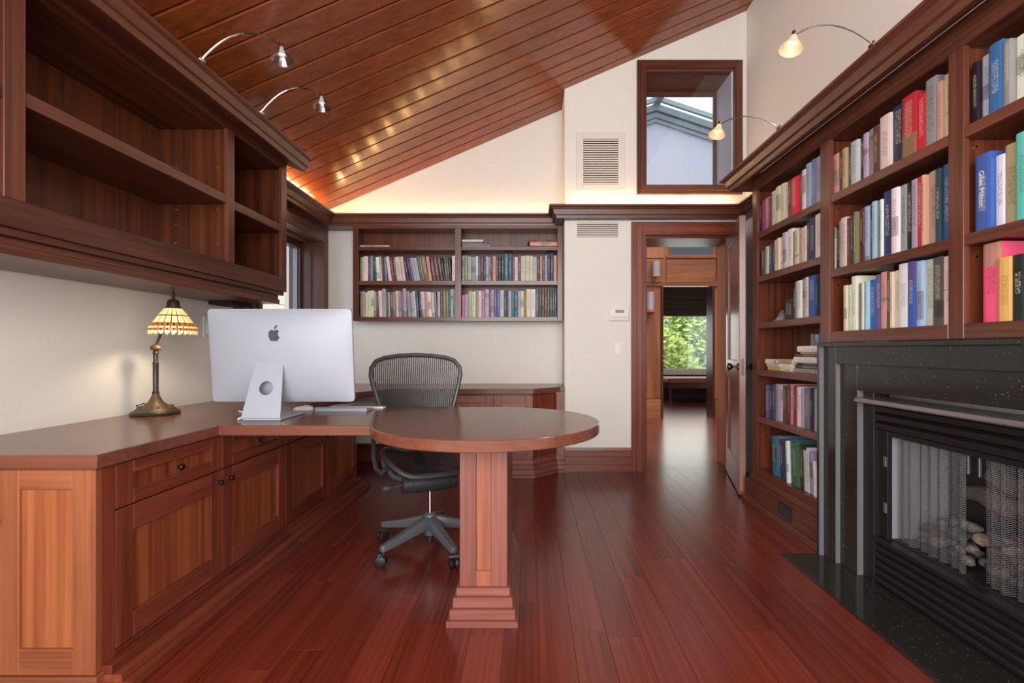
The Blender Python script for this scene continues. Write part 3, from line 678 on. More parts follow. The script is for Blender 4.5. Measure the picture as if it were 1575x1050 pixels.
for a, b_, z in shelves_u: bx('shelf', up, 'wood_y', XL+.046, XU-.004, a+.001, b_-.001, z-.045, z)
for (yy, zz) in ((2.547, 1.80), (2.547, 1.72), (2.547, 2.02), (2.547, 1.62)):
    for xx in (XU-.07, XU-.28): MB().lathe([(.004, 0), (.004, .01)], 8, (xx, yy+.005, zz), (0, -1, 0)).build('shelf_pin', 'chrome', up)
for off, z0, z1 in ((.012, 1.41, ZB), (.036, 1.385, 1.41), (.030, 1.355, 1.385)):
    bx('light_rail', up, 'wood_y', XL+.05, XU-off, YU0, YU1-off, z0, z1-.0005)
MB().sweep([(XU, YU1+.03), (XU, YU0)], [(o-.001 if o == 0 else o, z) for o, z in [(0, 2.262), (.10, 2.225), (.112, 2.225), (.118, 2.25), (.13, 2.255), (.14, 2.29), (.155, 2.298), (.155, 2.315), (0, 2.315)]]).build('crown', 'wood_y', up, bevel=.001)
bx('under_light', up, 'gap_dark', XL+.06, XL+.2, 2.92, 3.1, 1.335, 1.354)

# ------------------------------------------------------------------ hanging bookcase on the alcove wall
hb = thing('hanging_bookcase', 'dark wooden hanging bookcase with two bays under the crown ledge', 'bookcase', (-.65, 4.52, 1.32))
HX0, HX1, HYF = -1.61, XJ-.004, 4.405
hz = [(1.323, 1.360), (1.652, 1.689), (1.967, 1.999), (2.163, 2.193)]
HD0 = -.681; HD1 = -.625
bx('back_panel', hb, 'panel_z', HX0+.01, HX1-.01, YA-.014, YA-.002, 1.33, 2.19)
for a, b_ in ((HX0, HX0+.05), (HD0, HD1), (HX1-.05, HX1)): bx('stile', hb, 'book_z', a, b_, HYF, HYF+.02, 1.323, 2.193)
for a, b_ in ((HX0+.005, HX0+.03), (HD0+.015, HD1-.015), (HX1-.03, HX1-.005)): bx('side_panel', hb, 'panel_z', a, b_, HYF+.02, YA-.014, 1.325, 2.19)
bays = [(HX0+.05, HD0), (HD1, HX1-.05)]
for a, b_ in bays:
    for k, (z0, z1) in enumerate(hz):
        if k in (0, 3): bx('rail', hb, 'book_x', a, b_, HYF, HYF+.02, z0, z1)
        bx('shelf', hb, 'book_x', a-.018 if 1 else a, b_+.018, HYF+(.0205 if k in (0, 3) else .021), YA-.015, z0+.002, z1-.0005)
        if k in (1, 2): bx('shelf_edge', hb, 'book_x', a+.0005, b_-.0005, HYF+.001, HYF+.0205, z0, z1)

# ------------------------------------------------------------------ bookcase around the fireplace
XB = 1.565; XBB = XR - .004
rb_ = thing('fireplace_bookcase', 'tall built-in dark wooden bookcase around the black fireplace', 'bookcase', (1.72, 2.2, 0))
YE, YN = 3.405, .93
stiles = [(3.34, YE), (2.53, 2.612), (1.748, 1.813), (.95, 1.03)]
for k, (a, b_) in enumerate(stiles):
    bx('stile', rb_, 'book_z', XB, XB+.022, a, b_, .0 if k in (0,) else (1.10 if k else 0), 2.16)
    bx('side_panel', rb_, 'bookpanel_z', XB+.022, XBB-.012, (a+b_)/2-.012 if k else YE-.03, (a+b_)/2+.012 if k else YE, (.2 if k == 0 else (0.2 if k == 1 else 1.1)), 2.16)
bx('back_panel', rb_, 'bookpanel_z', XBB-.012, XBB, 2.55, YE, .2, 2.2); bx('back_panel', rb_, 'bookpanel_z', XBB-.012, XBB, .95, 2.55, 1.1, 2.2)
colsY = [(2.612, 3.34), (1.813, 2.53), (1.03, 1.748)]
inner = [(2.583, YE-.03), (1.7925, 2.559), (1.002, 1.7685)]
shelfz = [[1.866, 1.565, 1.246, .925, .605], [1.866, 1.477], [1.866, 1.477]]
for c_ in range(3):
    a, b_ = colsY[c_]; ia, ib = inner[c_]
    for z in shelfz[c_]:
        bx('shelf', rb_, 'book_y', XB+.022, XBB-.013, ia+.001, ib-.001, z-.04, z)
        bx('shelf_edge', rb_, 'book_y', XB+.004, XB+.0215, a+.0006, b_-.0006, z-.041, z)
    zb = .24 if c_ == 0 else 1.155
    bx('bottom_board', rb_, 'book_y', XB+.022, XBB-.013, ia+.001, ib-.001, zb-.04, zb)
    bx('rail', rb_, 'book_y', XB, XB+.0215, a+.0006, b_-.0006, (.17 if c_ == 0 else 1.10), zb)
    bx('top_board', rb_, 'book_y', XB+.022, XBB-.013, ia+.001, ib-.001, 2.165, 2.195)
bx('frieze', rb_, 'book_y', XB, XB+.022, .95, YE, 2.16, 2.262)
for yy in (3.335,):
    for zz in (1.72, 1.76, 1.40, 1.44, 1.08, 1.12, .78, .40, .46): MB().lathe([(.004, 0), (.004, .008)], 8, (XB+.07, YE-.029, zz), (0, -1, 0)).build('shelf_pin', 'chrome', rb_)
for yy in (1.7685, 2.559):
    for zz in (1.40, 1.80): MB().lathe([(.004, 0), (.004, .008)], 8, (XB+.06, yy+.001, zz), (0, -1, 0)).build('shelf_pin', 'chrome', rb_)
MB().sweep([(XB, .95), (XB, YE), (XBB-.02, YE)], [(0, 2.262), (.085, 2.208), (.11, 2.205), (.118, 2.232), (.132, 2.238), (.142, 2.275), (.155, 2.282), (.168, 2.288), (.168, 2.302), (0, 2.302)]).build('crown', 'book_y', rb_, bevel=.001)
# stepped base of the door-side bay
for off, z0, z1 in ((.055, 0, .035), (.035, .035, .158), (.015, .158, .195)):
    MB().sweep([(XB, 2.513), (XB, YE), (XBB, YE)], [(0, z0), (off, z0), (off, z1-.0005), (0, z1-.0005)]).build('plinth_step', 'book_y', rb_, bevel=.0015)
vt = bx('floor_register', rb_, 'black_metal', XB-.040, XB-.0355, 2.83, 2.975, .05, .135)
for k in range(6): bx('louvre', vt, 'grey_metal', XB-.043, XB-.0395, 2.838, 2.967, .056+k*.0125, .060+k*.0125, 0)

# ------------------------------------------------------------------ fireplace
fp = thing('fireplace', 'black granite fireplace with louvred gas firebox', 'fireplace', (1.6, 1.78, 0))
XA0, XA1, XA2, XA3 = 1.487, 1.511, 1.534, 1.562
LY = [2.511, 2.492, 2.396, 2.271]      # far edges of the nested steps
NYm = 1.78
def mir(y): return 2*NYm - y
lay = [('border', XA0, 2.511, 2.492, 1.096, 1.076), ('outer_slab', XA1, 2.492, 2.396, 1.076, .992), ('inner_slab', XA2, 2.396, 2.271, .992, .871)]
for nm, xf, ya, yb_, zt, zb in lay:
    for side in (0, 1):
        a, b_ = (yb_, ya) if side == 0 else (mir(ya), mir(yb_))
        o = bx(nm, fp, ['granite'], xf, XB-.001 if nm != 'inner_slab' else XB+.03, a, b_, .0065, zt, .0015)
    bx(nm, fp, 'granite', xf, XB-.001 if nm != 'inner_slab' else XB+.03, mir(yb_)+.0003, yb_-.0003, zb, zt, .0015)
for xf0, xf1, yy, zt in ((XA0, XA1, 2.492, 1.076), (XA1, XA2, 2.396, .992), (XA2, XA3, 2.271, .871)):
    bx('honed_edge', fp, 'granite_edge', xf0+.001, xf1+.002, yy-.0022, yy-.0002, .0065, zt, 0)
bx('insert_frame', fp, 'black_metal', XA3, XA3+.028, 2.20, 2.2705, 0.0065, .870); bx('insert_frame', fp, 'black_metal', XA3, XA3+.028, mir(2.2705), mir(2.20), 0.0065, .870)
IY0, IY1 = mir(2.2), 2.2
MB().prism([(1.514, .823), (1.518, .817), (1.60, .838), (1.60, .85), (1.524, .838)], mir(2.268), 2.268, f=lambda x, z, y: (x, y, z)).build('hood', 'hood_metal', fp, bevel=.001)
for k in range(3): MB().prism([(1.572, .705+k*.038), (1.562, .708+k*.038), (1.560, .730+k*.038), (1.585, .742+k*.038), (1.590, .735+k*.038)], IY0, IY1, f=lambda x, z, y: (x, y, z)).build('louvre', 'black_metal', fp, bevel=.001)
for k in range(5): MB().prism([(1.572, .015+k*.036), (1.562, .018+k*.036), (1.560, .034+k*.036), (1.585, .048+k*.036), (1.590, .041+k*.036)], IY0, IY1, f=lambda x, z, y: (x, y, z)).build('louvre', 'black_metal', fp, bevel=.001)
bx('insert_back', fp, 'gap_dark', 1.592, 1.60, IY0, IY1, .0065, .2); bx('insert_back', fp, 'gap_dark', 1.592, 1.60, IY0, IY1, .70, .835)
bx('sill_rail', fp, 'black_metal', 1.556, 1.61, IY0, IY1, .198, .218); bx('opening_frame', fp, 'black_metal', 1.585, 1.605, 2.145, 2.2, .218, .70); bx('opening_frame', fp, 'black_metal', 1.585, 1.605, IY0, mir(2.145), .218, .70)
bx('opening_frame', fp, 'black_metal', 1.585, 1.605, mir(2.145), 2.145, .678, .70)
for zz in (.335, .54): bx('clip', fp, 'grey_metal', 1.578, 1.586, 2.148, 2.166, zz, zz+.045)
fb = MB(); fb.box(1.605, 1.88, IY0+.04, 2.16, .205, .225).box(1.605, 1.88, IY0+.04, 2.16, .70, .715)
bx('firebox_floor', fp, 'black_metal', 1.606, 1.86, IY0+.04, 2.16, .205, .222); bx('firebox_roof', fp, 'black_metal', 1.606, 1.86, IY0+.04, 2.16, .70, .715)
bx('firebox_side', fp, 'firebox_metal', 1.606, 1.86, 2.15, 2.16, .222, .70); bx('firebox_side', fp, 'firebox_metal', 1.606, 1.86, IY0+.04, IY0+.05, .222, .70)
bx('firebox_back', fp, 'black_metal', 1.86, 1.875, IY0+.04, 2.16, .205, .715)
def curtain(y0, y1, name='mesh_curtain'):
    mb = MB(); n = 60; P = []; Fc = []
    for j, z in enumerate((.676, .45, .226)):
        for i in range(n+1):
            f_ = i/n; yy = y0 + (y1-y0)*f_; P.append((1.625 + .012*math.sin(f_*44) + .006*math.sin(f_*17+1), yy, z))
    for j in range(2):
        for i in range(n): Fc.append((j*(n+1)+i, j*(n+1)+i+1, (j+1)*(n+1)+i+1, (j+1)*(n+1)+i))
    return mb.add(P, Fc).build(name, 'fire_mesh', fp, True)
curtain(2.14, 1.80); curtain(1.73, IY0+.06)
MB().tube([(1.625, 2.148, .684), (1.625, IY0+.052, .684)], .004, 8).build('curtain_rod', 'grey_metal', fp)
for yy in (1.79, 1.745): bx('curtain_pull', fp, 'grey_metal', 1.62, 1.63, yy, yy+.008, .60, .676)
hs_ = tag(bx('hearth_slab', None, 'granite', 1.298, 1.60, mir(2.512), 2.512, .0005, .006, .001), 'flush black granite hearth slab before the fireplace', 'hearth')
# stones and logs on the firebox floor
def rock(r, seed, mt, sq=(1, 1, .75)):
    rg = random.Random(seed); bm = bmesh.new(); bmesh.ops.create_icosphere(bm, subdivisions=2, radius=r)
    ax = [(Vector((rg.gauss(0, 1), rg.gauss(0, 1), rg.gauss(0, 1))).normalized(), .6+.3*rg.random()) for _ in range(9)]
    for v in bm.verts:
        for n_, d_ in ax:
            e = v.co.dot(n_) - r*d_
            if e > 0: v.co -= n_*e*.85
        v.co = Vector((v.co.x*sq[0], v.co.y*sq[1], v.co.z*sq[2]))
    me = bpy.data.meshes.new('stone'); bm.to_mesh(me); bm.free(); me.materials.append(MATS[mt]); return me
rocks = [rock(.027, 1, 'stone_a'), rock(.023, 2, 'stone_b'), rock(.03, 3, 'stone_c', (1, 1.3, .8)), rock(.02, 4, 'stone_b'), rock(.034, 5, 'stone_a', (1, 1.4, .7))]
rg = random.Random(11); put = []
rr = [.0275, .0235, .035, .0205, .041]
for k in range(130):
    v = k % 5; r_ = rr[v]*.97; best = None
    for tr in range(60):
        x_, y_ = rg.uniform(1.69, 1.81), rg.uniform(IY0+.11, 2.10); z_ = .2235 + r_*.92
        for _ in range(3):
            for (px, py, pz, pr) in put:
                dd = (px-x_)**2 + (py-y_)**2; m_ = (pr+r_)**2
                if dd < m_: z_ = max(z_, pz + math.sqrt(m_-dd)*.98)
        z_ += .05*abs(y_-1.72)
        if best is None or z_ < best[2]: best = (x_, y_, z_)
    x_, y_, z_ = best; z_ -= .05*abs(y_-1.72)
    if z_ > .345 + .05*math.cos((y_-1.75)*6): continue
    put.append((x_, y_, z_, r_*1.02))
    o = place(rocks[v], 'firebox_stone', (x_, y_, z_), None, (rg.uniform(-.25, .25), rg.uniform(-.25, .25), rg.random()*6.28))
    tag(o, 'rough grey brown stone heaped on the firebox floor', 'stone', 'stones heaped in the firebox')
for k, (y0_, y1_, z_, x_, lb) in enumerate(((2.0, 1.66, .47, 1.815, 'pale ceramic log lying across the stone heap'), (1.62, 1.46, .47, 1.815, 'darker ceramic log behind the stone heap'), (1.9, 1.5, .56, 1.81, 'short ceramic log resting at the nearer end of the fire'))):
    pts = [(x_, y0_ + (y1_-y0_)*i/6, z_ + .012*math.sin(i*1.7+k)) for i in range(7)]
    tag(MB().tube(pts, [.03, .036, .04, .035, .038, .036, .028], 10).build('ceramic_log', 'log_bark', None, True), lb, 'log', 'logs in the firebox')

# ------------------------------------------------------------------ small wall fittings
def grille(name, x0, x1, z0, z1, fx, fz, n, label):
    t = thing(name, label, 'vent', ((x0+x1)/2, YD, z0))
    if fx:
        bx('frame', t, 'vent_white', x0, x0+fx, YD-.012, YD, z0, z1, .002); bx('frame', t, 'vent_white', x1-fx, x1, YD-.012, YD, z0, z1, .002)
        bx('frame', t, 'vent_white', x0+fx, x1-fx, YD-.012, YD, z0, z0+fz, .002); bx('frame', t, 'vent_white', x0+fx, x1-fx, YD-.012, YD, z1-fz, z1, .002)
    a, b_, c_, d_ = x0+fx, x1-fx, z0+fz, z1-fz
    bx('backing', t, 'gap_dark', a, b_, YD-.0025, YD-.0005, c_, d_, 0)
    p = (d_-c_)/n
    for k in range(n):
        zz = c_ + k*p
        MB().prism([(YD-.003, zz+p*.25), (YD-.012, zz+p*.10), (YD-.012, zz+p*.62), (YD-.003, zz+p*.9)], a, b_, f=lambda y, z, x: (x, y, z)).build('slat', 'vent_white', t)
def PXW(px, Y): return (px-PX)*Y/F
def PZW(py, Y): return H-(py-PY)*Y/F
grille('wall_vent', PXW(886, YD), PXW(961.5, YD), PZW(293.5, YD), PZW(204.5, YD), .062, .055, 20, 'white framed louvred vent beside the high window')
grille('wall_vent', PXW(887.5, YD), PXW(950.5, YD), PZW(364.5, YD), PZW(342.5, YD), 0, 0, 7, 'slim white slotted vent beside the door casing')
th_ = thing('thermostat', 'white thermostat with small grey display beside the doorway', 'thermostat', (PXW(953, YD), YD, PZW(484, YD)))
x0, x1, z0, z1 = PXW(936, YD), PXW(967, YD), PZW(493.5, YD), PZW(473.5, YD)
bx('body', th_, 'plastic_white', x0, x1, YD-.025, YD, z0, z1, .005); bx('display', th_, 'lcd', x0+.055, x1-.045, YD-.0262, YD-.0248, z1-.045, z1-.018, 0)
bx('cover_edge', th_, 'vent_white', x0+.01, x1-.01, YD-.027, YD-.0248, z0+.012, z0+.04, .001)
def switch(name, c, U, V, Nn, lab, gang=1, sc=1):
    t = thing(name, lab, 'switch', c)
    MB().obox(c, U, V, Nn, -.035*gang*sc, .035*gang*sc, -.058*sc, .058*sc, 0, .006).build('plate', 'plastic_white', t, bevel=.002)
    for g in range(gang): MB().obox(c, U, V, Nn, (-.016 + (g-(gang-1)/2)*.046)*sc, (.016+(g-(gang-1)/2)*.046)*sc, -.033*sc, .033*sc, .006, .010).build('rocker', 'key_white', t, bevel=.002)
switch('light_switch', Vector((PXW(950.5, YD), YD, PZW(536, YD))), (1, 0, 0), VZ, (0, -1, 0), 'white rocker switch plate below the thermostat')
switch('light_switch', Vector((XL, 3.0, PZW(503, 3.0))), (0, 1, 0), VZ, (1, 0, 0), 'white switch plate on the wall beside the monitor', 1, 1.1)
MB_ = MB().lathe([(.026, 0), (.026, .008), (.018, .014), (.001, .016)], 20, (PXW(1049.5, YD), YD, PZW(303, YD)), (0, -1, 0)).build('wall_sensor', 'vent_white', None, True)
tag(MB_, 'small round white sensor on the wall under the high window', 'sensor')

# ------------------------------------------------------------------ cove lights on the crown ledges
def cove(name, p0, p1, n, label, power, sx, sy, rot=(R(180), 0, 0)):
    p0, p1 = Vector(p0), Vector(p1); t = thing(name, label, 'rope light', (p0+p1)/2, group='rope lights on the crown ledges')
    MB().tube([p0, p1], .006, 8).build('cable', 'plastic_white', t)
    me = MB().lathe([(.004, 0), (.009, .004), (.009, .016), (.003, .022)], 8).mesh('bulb', 'cove_bulb', True)
    for k in range(n): place(me, 'bulb', p0 + (p1-p0)*((k+.5)/n) + Vector((0, 0, .004)), t)
    c = (p0+p1)/2 + Vector((0, 0, .03))
    area(name + '_glow', c, rot, sx, sy, power, (1.0, .74, .42))
z_ = CROWN - .0215
cove('rope_light', (-1.72, YA-.06, z_), (XJ-.06, YA-.06, z_), 9, 'rope light on the ledge above the hanging bookcase', 1.3, 1.9, .03)
cove('rope_light', (XL+.07, 3.25, z_), (XL+.07, 4.45, z_), 7, 'rope light on the ledge above the side window', 4.5, .03, 1.15)
cove('rope_light', (XJ-.03, YD-.05, z_), (XR-.1, YD-.05, z_), 7, 'rope light on the ledge above the doorway', 1.4, 1.45, .03)

# ------------------------------------------------------------------ curved arm picture lights
def arm_light(b0, head, peak, label, on, sgn):
    b0, head = Vector(b0), Vector(head)
    t = thing('arm_light', label, 'lamp', b0, group='curved arm lights on the crowns')
    mid = (b0+head)/2; P = []
    ctl = Vector((mid.x, mid.y, 2*peak - (b0.z+head.z)/2))
    for k in range(17):
        f_ = k/16; P.append(b0*(1-f_)**2 + ctl*2*f_*(1-f_) + head*f_*f_)
    MB().tube(P, .0038, 8).build('arm', 'chrome', t, True)
    MB().lathe([(.02, 0), (.02, .012), (.008, .016), (.006, .03)], 14, b0-Vector((0, 0, .012))).build('foot', 'chrome', t, True)
    ax = Vector((.28*sgn if on else .12*sgn, -.12, -1)).normalized()
    MB().lathe([(.006, -.022), (.011, -.018), (.011, .004), (.014, .008)], 14, head, ax).build('socket', 'chrome', t, True)
    MB().lathe([(.012, .002), (.017, .016), (.030, .040), (.045, .060), (.046, .064), (.042, .062), (.027, .041), (.014, .018), (.010, .006)], 20, head, ax).build('reflector', 'lamp_glass' if on else 'lamp_clear', t, True)
    MB().lathe([(.007, .008), (.011, .024), (.014, .036), (.001, .042)], 14, head, ax).build('bulb', 'bulb_on' if on else 'bulb_cool', t, True)
    if on:
        d = bpy.data.lights.new('spot', 'SPOT'); d.energy = 5; d.color = (1, .84, .62); d.spot_size = R(110); d.spot_blend = .8; d.shadow_soft_size = .03
        o = bpy.data.objects.new('spot', d); COL.objects.link(o); o.parent = t; o.location = head + ax*.07 - b0; o.rotation_euler = ax.to_track_quat('-Z', 'Y').to_euler()
arm_light((-1.44, 2.12, 2.327), (-1.087, 2.12, PZW(72, 2.12)), 2.445, 'unlit curved chrome arm light nearer the viewer on the open wall cabinet', False, 1)
arm_light((-1.44, 2.59, 2.327), (-1.115, 2.59, PZW(148, 2.59)), 2.455, 'unlit curved chrome arm light near the far end of the open wall cabinet', False, 1)
arm_light((1.42, 2.0, 2.3175), (1.09, 2.0, PZW(55, 2.0)), 2.40, 'lit curved arm light above the fireplace bookcase nearer the viewer', True, -1)
arm_light((1.42, 2.75, 2.3175), (1.075, 2.75, PZW(192, 2.75)), 2.385, 'lit curved arm light crossing the high window at the crown end', True, -1)

# ------------------------------------------------------------------ stained glass desk lamp
lx, ly = -1.862, 2.41
lm = thing('desk_lamp', 'bronze desk lamp with lit amber stained glass shade', 'lamp', (lx, ly, TOP))
MB().lathe([(.1, 0), (.104, .008), (.1, .016), (.092, .02)], 32, (lx, ly, TOP)).build('base', 'bronze', lm, True)
MB().lathe([(.09, .02), (.075, .034), (.05, .046), (.03, .064), (.018, .09), (.014, .105)], 28, (lx, ly, TOP)).build('filigree_dome', 'bronze_gold', lm, True)
bl_ = MB().lathe([(.007, 0), (.006, .006), (.001, .009)], 8).mesh('bead', 'bronze_gold', True)
for k in range(16):
    a = k*math.pi/8; place(bl_, 'bead', (lx+.07*math.cos(a), ly+.07*math.sin(a), TOP+.035), lm)
MB().lathe([(.013, .10), (.016, .108), (.012, .115), (.0125, .25), (.014, .255), (.011, .26), (.011, .30), (.013, .305), (.008, .32)], 18, (lx, ly, TOP)).build('stem', 'bronze', lm, True)
MB().lathe([(.006, .312), (.02, .32), (.024, .33), (.018, .34), (.004, .348)], 16, (lx, ly, TOP)).build('joint', 'bronze_gold', lm, True)
sx_, sy_ = lx + .088, ly
MB().tube([(lx, ly, TOP+.335), (lx+.025, ly, TOP+.40), (lx+.05, ly, TOP+.50), (sx_, ly, TOP+.545)], .006, 10).build('arm', 'bronze', lm, True)
sh = MB().lathe([(.098, .405), (.10, .425), (.085, .45), (.06, .49), (.033, .527), (.030, .525), (.056, .488), (.081, .448), (.095, .425), (.094, .405)], 32, (sx_, sy_, TOP)).build('shade', 'lead', lm, True)
def pane_ring(n, r0, z0, r1, z1, mt, gap=.17, out=.0022, rot=0, scal=False):
    for k in range(n):
        a0 = 2*math.pi*(k+gap/2+rot)/n; a1 = 2*math.pi*(k+1-gap/2+rot)/n; am = (a0+a1)/2
        P = []
        for o_ in (out, out-.002):
            P += [((r0+o_)*math.cos(a0), (r0+o_)*math.sin(a0), z0), ((r0+o_)*math.cos(am), (r0+o_)*math.sin(am), z0-(.008 if scal else 0)), ((r0+o_)*math.cos(a1), (r0+o_)*math.sin(a1), z0), ((r1+o_)*math.cos(a1), (r1+o_)*math.sin(a1), z1), ((r1+o_)*math.cos(a0), (r1+o_)*math.sin(a0), z1)]
        P = [(x+sx_, y_+sy_, z+TOP) for x, y_, z in P]
        MB().add(P, [(0, 1, 2, 3, 4), (9, 8, 7, 6, 5)] + [(i, (i+1) % 5, 5+(i+1) % 5, 5+i) for i in range(5)]).build('pane', mt, sh)
pane_ring(18, .0590, .4925, .0335, .526, 'shade_cream'); pane_ring(18, .0825, .4535, .0610, .4875, 'shade_cream')
pane_ring(24, .0935, .437, .0845, .4505, 'shade_amber', .28, rot=.5); pane_ring(24, .0995, .4265, .0945, .436, 'shade_pearl', .2)
pane_ring(24, .0995, .416, .0995, .4255, 'shade_amber', .25, rot=.5); pane_ring(24, .098, .404, .0995, .415, 'shade_pearl', .15, scal=True)
MB().lathe([(.034, .524), (.036, .53), (.028, .535), (.026, .56), (.018, .57), (.006, .572)], 20, (sx_, sy_, TOP)).build('cap', 'bronze', lm, True)
MB().lathe([(.005, .57), (.009, .58), (.005, .588), (.007, .60), (.003, .612), (.001, .616)], 12, (sx_, sy_, TOP)).build('finial', 'bronze', lm, True)
MB().lathe([(.001, .425), (.02, .432), (.024, .45), (.014, .48), (.012, .50)], 14, (sx_, sy_, TOP)).build('bulb', 'bulb_on', lm, True)
MB().tube([(lx-.09, ly+.02, TOP+.012), (lx-.112, ly+.02, TOP+.04), (lx-.10, ly+.05, TOP+.048), (lx-.07, ly+.085, TOP+.015), (lx-.04, ly+.088, TOP+.010)], .003, 8).build('cord', 'rubber', lm, True)
d = bpy.data.lights.new('lamp_bulb', 'SPOT'); d.energy = 3.6; d.color = (1, .82, .56); d.spot_size = R(150); d.spot_blend = .5; d.shadow_soft_size = .025
o = bpy.data.objects.new('lamp_bulb', d); COL.objects.link(o); o.parent = lm; o.location = (sx_-lx, 0, .40)

# ------------------------------------------------------------------ desktop computer seen from behind
def curve_poly(pts, n=6):
    return pts
mon = thing('desktop_computer', 'silver all-in-one computer on the desk seen from behind', 'computer', (-1.21, 2.3, TOP))
tilt = R(5.5); PWd, PHt = .672, .438
mc = Vector((-1.168, 2.30, TOP + .075))     # bottom centre of the panel
Um = Vector((1, 0, 0)); Vm = Vector((0, -math.sin(tilt), math.cos(tilt))); Nm = Vector((0, -math.cos(tilt), -math.sin(tilt)))  # back faces the viewer
def rrect(w_, h_, r_, n=5):
    out = []
    for cx, cy, a in ((w_/2-r_, h_-r_, 0), (-w_/2+r_, h_-r_, 90), (-w_/2+r_, r_, 180), (w_/2-r_, r_, 270)):
        for k in range(n+1): t_ = R(a + 90*k/n); out.append((cx+r_*math.cos(t_), cy+r_*math.sin(t_)))
    return out
base = rrect(PWd, PHt, .014); n_ = len(base)
def back_h(u, v):
    a = min(1, abs(u)/(PWd/2)); b2 = min(1, abs(v-PHt/2)/(PHt/2))
    return .040 * ((1-a**2.4)*(1-b2**2.4))**.75
P = []; Fc = []; gu, gv = 40, 28
for i in range(gv+1):
    for k in range(gu+1):
        a, b2 = -1+2*k/gu, -1+2*i/gv
        u, v = a*PWd/2, PHt/2 + b2*PHt/2
        ra = .014; du, dv = abs(u)-(PWd/2-ra), abs(v-PHt/2)-(PHt/2-ra)     # round the corners
        if du > 0 and dv > 0:
            m_ = max(du, dv); l_ = math.hypot(du, dv); u = math.copysign(PWd/2-ra+du*m_/l_, u); v = PHt/2+math.copysign(PHt/2-ra+dv*m_/l_, v-PHt/2)
        P.append(mc + Um*u + Vm*v + Nm*back_h(u, v))
for i in range(gv):
    for k in range(gu): Fc.append((i*(gu+1)+k, i*(gu+1)+k+1, (i+1)*(gu+1)+k+1, (i+1)*(gu+1)+k))
MB().add(P, Fc).build('back_shell', 'aluminium', mon, True)
P = [mc + Um*u + Vm*v + Nm*z for z in (.0004, -.012) for u, v in base]
MB().add(P, [tuple(range(n_, 2*n_))] + [(k, (k+1) % n_, n_+(k+1) % n_, n_+k) for k in range(n_)]).build('side_band', 'aluminium', mon)
mb = MB(); P = [mc + Um*(u*.992) + Vm*((v-PHt*.5)*.99+PHt*.5) + Nm*z for z in (-.0121, -.0155) for u, v in base]
mb.add(P, [tuple(range(n_))[::-1], tuple(n_+k for k in range(n_))] + [(k, (k+1) % n_, n_+(k+1) % n_, n_+k) for k in range(n_)]).build('screen', 'screen_black', mon)
def on_back(u, v, lift):   # a point just above the curved back
    z = back_h(u, v)
    return mc + Um*u + Vm*v + Nm*(z+lift)
def logo(pts, name):
    n = len(pts); c = (sum(p[0] for p in pts)/n, sum(p[1] for p in pts)/n)
    front_ = [on_back(u, v, .0035) for u, v in pts]; back_ = [on_back(u, v, -.004) for u, v in pts]
    MB().add(front_ + back_, [tuple(range(n)), tuple(range(n, 2*n))[::-1]] + [(k, (k+1) % n, n+(k+1) % n, n+k) for k in range(n)]).build(name, 'logo_dark', mon)
lc = Vector((-.012, .318)); ls = .026
body = []
out_r = [(0, .78), (.25, .9), (.5, .95), (.75, .85), (.92, .68)]
bite = [(.78, .55), (.68, .38), (.66, .2), (.7, .0), (.82, -.18), (1.0, -.3)]
rest = [(.9, -.6), (.7, -.9), (.5, -1.05), (.3, -1.08), (.12, -1.0), (0, -.97), (-.12, -1.0), (-.3, -1.08), (-.5, -1.03), (-.72, -.78), (-.92, -.4), (-1.02, 0), (-1.0, .35), (-.88, .65), (-.65, .86), (-.4, .93), (-.2, .86)]
logo([(lc.x+u*ls*.95, lc.y+v*ls) for u, v in (out_r+bite+rest)[::-1]], 'fruit_emblem')
logo([(lc.x+u*ls, lc.y+v*ls) for u, v in [(.02, 1.08), (.04, 1.35), (.2, 1.6), (.45, 1.75), (.5, 1.78), (.46, 1.5), (.3, 1.22), (.1, 1.08)]], 'emblem_leaf')
# stand: slanting neck with a round cable hole, foot running back
def ring_plate(quad, hole_c, hole_r, thick_n, name, mt, par):
    """quadrilateral plate with a round hole"""
    q = [Vector(p) for p in quad]; hc = Vector(hole_c); nn = (q[1]-q[0]).cross(q[3]-q[0]).normalized(); uu = (q[1]-q[0]).normalized(); vv = nn.cross(uu)
    n = 40; inn = []; outp = []
    for k in range(n):
        t_ = 2*math.pi*k/n; d_ = uu*math.cos(t_)+vv*math.sin(t_); inn.append(hc + d_*hole_r)
        best = None
        for i in range(4):
            a, b_ = q[i], q[(i+1) % 4]; e = b_-a; den = d_.dot(vv)*e.dot(uu) - d_.dot(uu)*e.dot(vv); w_ = a-hc
            if abs(den) < 1e-9: continue
            tt = (w_.dot(vv)*e.dot(uu) - w_.dot(uu)*e.dot(vv))/den; ss = (d_.dot(uu)*w_.dot(vv)-d_.dot(vv)*w_.dot(uu))/den
            if tt > 0 and -1e-6 <= ss <= 1+1e-6 and (best is None or tt < best): best = tt
        outp.append(hc + d_*best)
    for i in range(4):
        k = min(range(n), key=lambda k: (outp[k]-q[i]).length); outp[k] = q[i]
    T = nn*thick_n; P = inn + outp + [p+T for p in inn] + [p+T for p in outp]; Fc = []
    for k in range(n):
        j = (k+1) % n; Fc += [(k, j, n+j, n+k), (2*n+k, 3*n+k, 3*n+j, 2*n+j), (k, 2*n+k, 2*n+j, j), (n+k, n+j, 3*n+j, 3*n+k)]
    return MB().add(P, Fc).build(name, mt, par, True)
q = [(-1.302, 2.190, TOP+.012), (-1.126, 2.190, TOP+.012), (-1.145, 2.262, TOP+.315), (-1.262, 2.262, TOP+.315)]
ring_plate(q, (-1.206, 2.2213, TOP+.144), .032, .007, 'stand_neck', 'aluminium', mon)
bx('stand_clamp', mon, 'grey_metal', -1.262, -1.145, 2.255, 2.275, TOP+.30, TOP+.322, .003)
